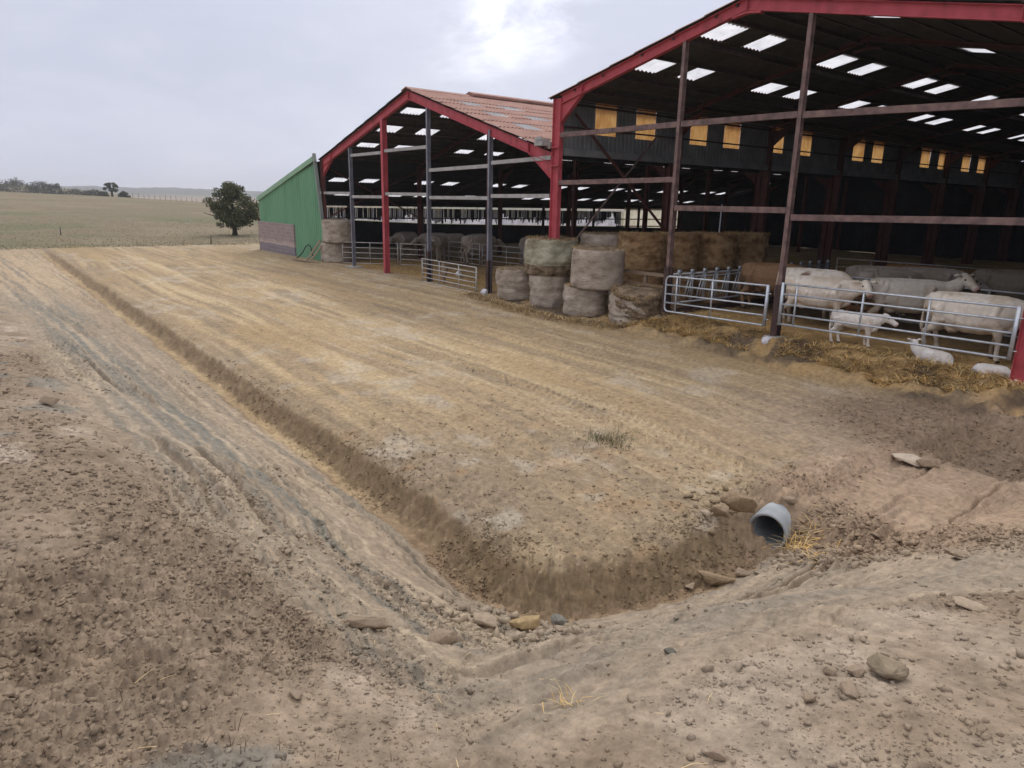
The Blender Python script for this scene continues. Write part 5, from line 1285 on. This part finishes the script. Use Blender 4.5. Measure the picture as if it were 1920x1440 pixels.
def tree(x, y, hgt, wid, label, seed, nleaf, leaf, mats, trunk_h, trunk_r, nclump, stems=1, name='tree', cat='tree', group=None, asym=0.0):
    rg = np.random.default_rng(seed)
    root = empty(name, (x, y, h1(x, y)-0.05), label, cat, group, 0)
    cl = []; tr = MB()
    for s in range(stems):
        sx = (s-(stems-1)/2)*wid*0.28
        lean_ = rg.normal(0, 0.1)
        tr.tube([(sx, 0, 0), (sx*1.05+lean_*0.2, 0.02, trunk_h*0.5), (sx*1.1+lean_*0.5, 0, trunk_h), (sx*1.2+lean_, 0, hgt*0.62)], [trunk_r*1.35, trunk_r, trunk_r*0.9, trunk_r*0.35], 9)
        for i in range(7):
            a = rg.random()*6.28; q = trunk_h*(0.8+rg.random()*0.9); L_ = wid*0.5*(0.5+0.5*rg.random())
            tr.tube([(sx*1.1, 0, q), (sx*1.1+math.cos(a)*L_*0.5, math.sin(a)*L_*0.5, q+0.16*hgt), (sx*1.1+math.cos(a)*L_, math.sin(a)*L_, q+0.24*hgt)], [trunk_r*0.5, trunk_r*0.3, trunk_r*0.1], 6)
    tr.build('trunk', M['bark'], root, True)
    for i in range(nclump):
        a = rg.random()*6.28; q = rg.random()
        zc = trunk_h*0.95+(hgt-trunk_h*0.95)*(0.06+0.88*q); env = math.sin(min(max((q*0.85+0.14), 0), 1)*math.pi)**0.6
        rad_ = wid*0.5*env*math.sqrt(rg.random())*0.86
        cl.append((math.cos(a)*rad_+asym*wid*(0.5-q), math.sin(a)*rad_, zc, wid*(0.055+0.085*rg.random())))
    foliage('crown', cl, nleaf, leaf, mats, root, seed)
    return root
tree(-63.3, 18.75, 4.35, 4.7, 'dense olive green thorn tree standing alone left of the green lean-to', 61, 17000, 0.080, [M['leaf'], M['leaf'], M['leaf_dark'], M['leaf_far']], 0.72, 0.20, 95, name='thorn_tree')
rT = 232; aT = math.radians(8.75)
tree(-rT*math.cos(aT), rT*math.sin(aT), 4.0, 4.8, 'small two-stemmed tree on the skyline', 62, 1700, 0.16, [M['leaf_dark'], M['leaf_far']], 1.5, 0.16, 26, 2, 'field_tree')
for i, (az, r, top, w_, lb) in enumerate(((1.6, 420, 0.0088, 24, 'dark bush clump at the very left edge of the skyline'), (3.3, 420, 0.0094, 22, 'tall dark bush left of the gap on the hill skyline'), (4.6, 418, 0.0080, 16, 'dark ragged bush in the middle of the hilltop clump'), (5.5, 416, 0.0066, 11, 'dark bush at the right end of the hilltop clump'), (6.7, 360, 0.0010, 20, 'low dark hedge bush right of the hilltop clump'), (7.5, 330, 0.0000, 16, 'low hedge bush halfway to the skyline tree'), (8.2, 300, -0.0008, 8, 'low hedge bush left of the skyline tree'), (9.45, 260, -0.0012, 4.0, 'low bush right of the skyline tree'))):
    a = math.radians(az); bx, by = -r*math.cos(a), r*math.sin(a)
    tree(bx, by, max(3.5+top*r-h1(bx, by), 1.6), w_, lb, 70+i, 2600, 0.30, [M['leaf_dark'], M['leaf_far'], M['leaf_dark']], 0.10, 0.06, 60, 3, 'bush', 'bush', 'bushes along the skyline')
fence = empty('field_fence', (-215, 45, 0), 'thin wire fence on wooden posts along the far edge of the field', 'fence')
pts = []
for i in range(30):
    A_ = 10.0+i*0.34+0.05*rng.random(); r = 214-0.5*i; a = math.radians(A_); x = -r*math.cos(a); y = r*math.sin(a); z = h1(x, y)
    mb = MB(); mb.tube([(x, y, z-0.2), (x+0.03, y, z+1.05+0.3*rng.random())], 0.05, 6); part(mb, 'post', M['post_wood'], fence); pts.append((x, y, z))
mb = MB()
for h_ in (0.5, 0.95): mb.tube([(p_[0], p_[1], p_[2]+h_) for p_ in pts], 0.012, 4)
part(mb, 'wire', M['wire'], fence)
for x, y, lb in ((-66.5, 2.9+3.4, 'short wooden stake alone in the field at the left'), (-53.0, 14.0, 'low wooden stake near the lean-to corner')):
    mb = MB(); mb.tube([(0, 0, -0.1), (0.06, 0.02, 0.62)], [0.05, 0.04], 7); o = mb.build('wooden_stake', M['post_wood'], None, True); o.location = (x, y, h1(x, y)); tag(o, lb, 'stake')

# ------------------------------------------------------------------ sky, sun, haze
W = bpy.data.worlds.new('World'); scene.world = W; W.use_nodes = True
t = W.node_tree; t.nodes.clear(); out = t.nodes.new('ShaderNodeOutputWorld'); bg = t.nodes.new('ShaderNodeBackground'); bg.inputs[1].default_value = 0.10
SUN_EL, = (math.radians(38),)
sun_dir = Vector((-0.77, 0.60, 0)).normalized()          # towards the bright break in the cloud
skyt = t.nodes.new('ShaderNodeTexSky'); skyt.sky_type = 'NISHITA'; skyt.sun_disc = False; skyt.sun_elevation = SUN_EL
skyt.sun_rotation = math.atan2(sun_dir.x, sun_dir.y)
tc = t.nodes.new('ShaderNodeTexCoord'); D = tc.outputs['Generated']
sp_ = t.nodes.new('ShaderNodeSeparateXYZ'); t.links.new(D, sp_.inputs[0])
def math_(op, a, b=None, c=None):
    n = t.nodes.new('ShaderNodeMath'); n.operation = op
    for i, q in enumerate((a, b, c)):
        if q is None: continue
        if isinstance(q, (int, float)): n.inputs[i].default_value = q
        else: t.links.new(q, n.inputs[i])
    return n.outputs[0]
def cnoise(sc, s, det, rough=0.55, dist=0.3):
    mp = t.nodes.new('ShaderNodeMapping'); mp.inputs['Scale'].default_value = sc; mp.inputs['Location'].default_value = (s, s*0.7, s*1.3); t.links.new(D, mp.inputs[0]); return noise(t, mp.outputs[0], 1.0, det, rough, dist)
n1 = cnoise((2.2, 2.2, 7.0), 3.0, 6); n2 = cnoise((6.5, 6.5, 15.0), 9.6, 7, 0.62)
cl = math_('ADD', math_('MULTIPLY', n1, 0.62), math_('MULTIPLY', n2, 0.38))
cloud = ramp(t, cl, [(0.30, (5.95, 6.25, 7.6)), (0.45, (6.25, 6.55, 7.95)), (0.55, (6.75, 7.0, 8.3)), (0.68, (7.4, 7.6, 8.6))])
# brighter towards the zenith, as under an even overcast
zr = t.nodes.new('ShaderNodeMapRange'); zr.interpolation_type = 'SMOOTHSTEP'; zr.inputs['From Min'].default_value = 0.16; zr.inputs['From Max'].default_value = 0.75; zr.inputs['To Min'].default_value = 1.0; zr.inputs['To Max'].default_value = 1.95; t.links.new(sp_.outputs[2], zr.inputs[0])
vm = t.nodes.new('ShaderNodeVectorMath'); vm.operation = 'SCALE'; 
zt_ = t.nodes.new('ShaderNodeMapRange'); zt_.interpolation_type = 'SMOOTHSTEP'; zt_.inputs['From Min'].default_value = 0.22; zt_.inputs['From Max'].default_value = 0.6; t.links.new(sp_.outputs[2], zt_.inputs[0])
zm_ = t.nodes.new('ShaderNodeMix'); zm_.data_type = 'RGBA'; zm_.blend_type = 'MULTIPLY'; t.links.new(zt_.outputs[0], zm_.inputs[0]); t.links.new(cloud, zm_.inputs[6]); zm_.inputs[7].default_value = (1.08, 1.0, 0.84, 1)
t.links.new(zm_.outputs[2], vm.inputs[0]); t.links.new(zr.outputs[0], vm.inputs['Scale'])
# sunlit break in the cloud
def glow(dirv, e0, e1):
    d = t.nodes.new('ShaderNodeVectorMath'); d.operation = 'DOT_PRODUCT'; t.links.new(D, d.inputs[0]); d.inputs[1].default_value = Vector(dirv).normalized()
    m_ = t.nodes.new('ShaderNodeMapRange'); m_.interpolation_type = 'SMOOTHSTEP'; m_.inputs['From Min'].default_value = math.cos(math.radians(e0)); m_.inputs['From Max'].default_value = math.cos(math.radians(e1)); t.links.new(d.outputs['Value'], m_.inputs[0]); return m_.outputs[0]
brk = math_('MULTIPLY', glow((-0.757, 0.606, 0.246), 6.0, 0.5), math_('MULTIPLY', math_('MAXIMUM', math_('SUBTRACT', n2, 0.42), 0.0), 17.0))
brk2 = math_('MULTIPLY', glow((-0.809, 0.559, 0.185), 4.5, 0.3), math_('MULTIPLY', math_('MAXIMUM', math_('SUBTRACT', n2, 0.42), 0.0), 9.0))
halo = math_('MULTIPLY', glow((-0.76, 0.60, 0.26), 26, 2), 0.55)
add = math_('ADD', math_('ADD', brk, brk2), halo)
cmb = t.nodes.new('ShaderNodeCombineXYZ')
for i in range(3): t.links.new(add, cmb.inputs[i])
va = t.nodes.new('ShaderNodeVectorMath'); va.operation = 'ADD'; t.links.new(vm.outputs[0], va.inputs[0]); t.links.new(cmb.outputs[0], va.inputs[1])
mx = t.nodes.new('ShaderNodeMix'); mx.data_type = 'RGBA'; mx.inputs[0].default_value = 0.97
t.links.new(skyt.outputs[0], mx.inputs[6]); t.links.new(va.outputs[0], mx.inputs[7]); t.links.new(mx.outputs[2], bg.inputs[0]); t.links.new(bg.outputs[0], out.inputs[0])
sl = bpy.data.lights.new('sun', 'SUN'); sl.energy = 1.5; sl.angle = math.radians(14); sl.color = (1.0, 0.95, 0.87)
so = bpy.data.objects.new('sun', sl); COL.objects.link(so)
v = Vector((sun_dir.x*math.cos(SUN_EL), sun_dir.y*math.cos(SUN_EL), math.sin(SUN_EL)))
so.rotation_euler = v.to_track_quat('Z', 'Y').to_euler()

HAZE = True
if HAZE:
    mb = MB(); mb.box(-3600, 3600, -3600, 3600, -25, 40)
    m, t, out = nt('haze_air'); pv_ = t.nodes.new('ShaderNodeVolumePrincipled')
    pv_.inputs['Color'].default_value = (0.86, 0.89, 0.97, 1); pv_.inputs['Density'].default_value = 0.0004; pv_.inputs['Anisotropy'].default_value = 0.2
    t.links.new(pv_.outputs[0], out.inputs['Volume'])
    o = mb.build('haze', m); tag(o, 'pale damp air over the fields', 'haze', kind='stuff')

scene.view_settings.view_transform = 'Standard'; scene.view_settings.look = 'None'; scene.view_settings.exposure = 0.0; scene.view_settings.gamma = 1.0
scene.cycles.max_bounces = 8; scene.cycles.diffuse_bounces = 4; scene.cycles.volume_bounces = 0
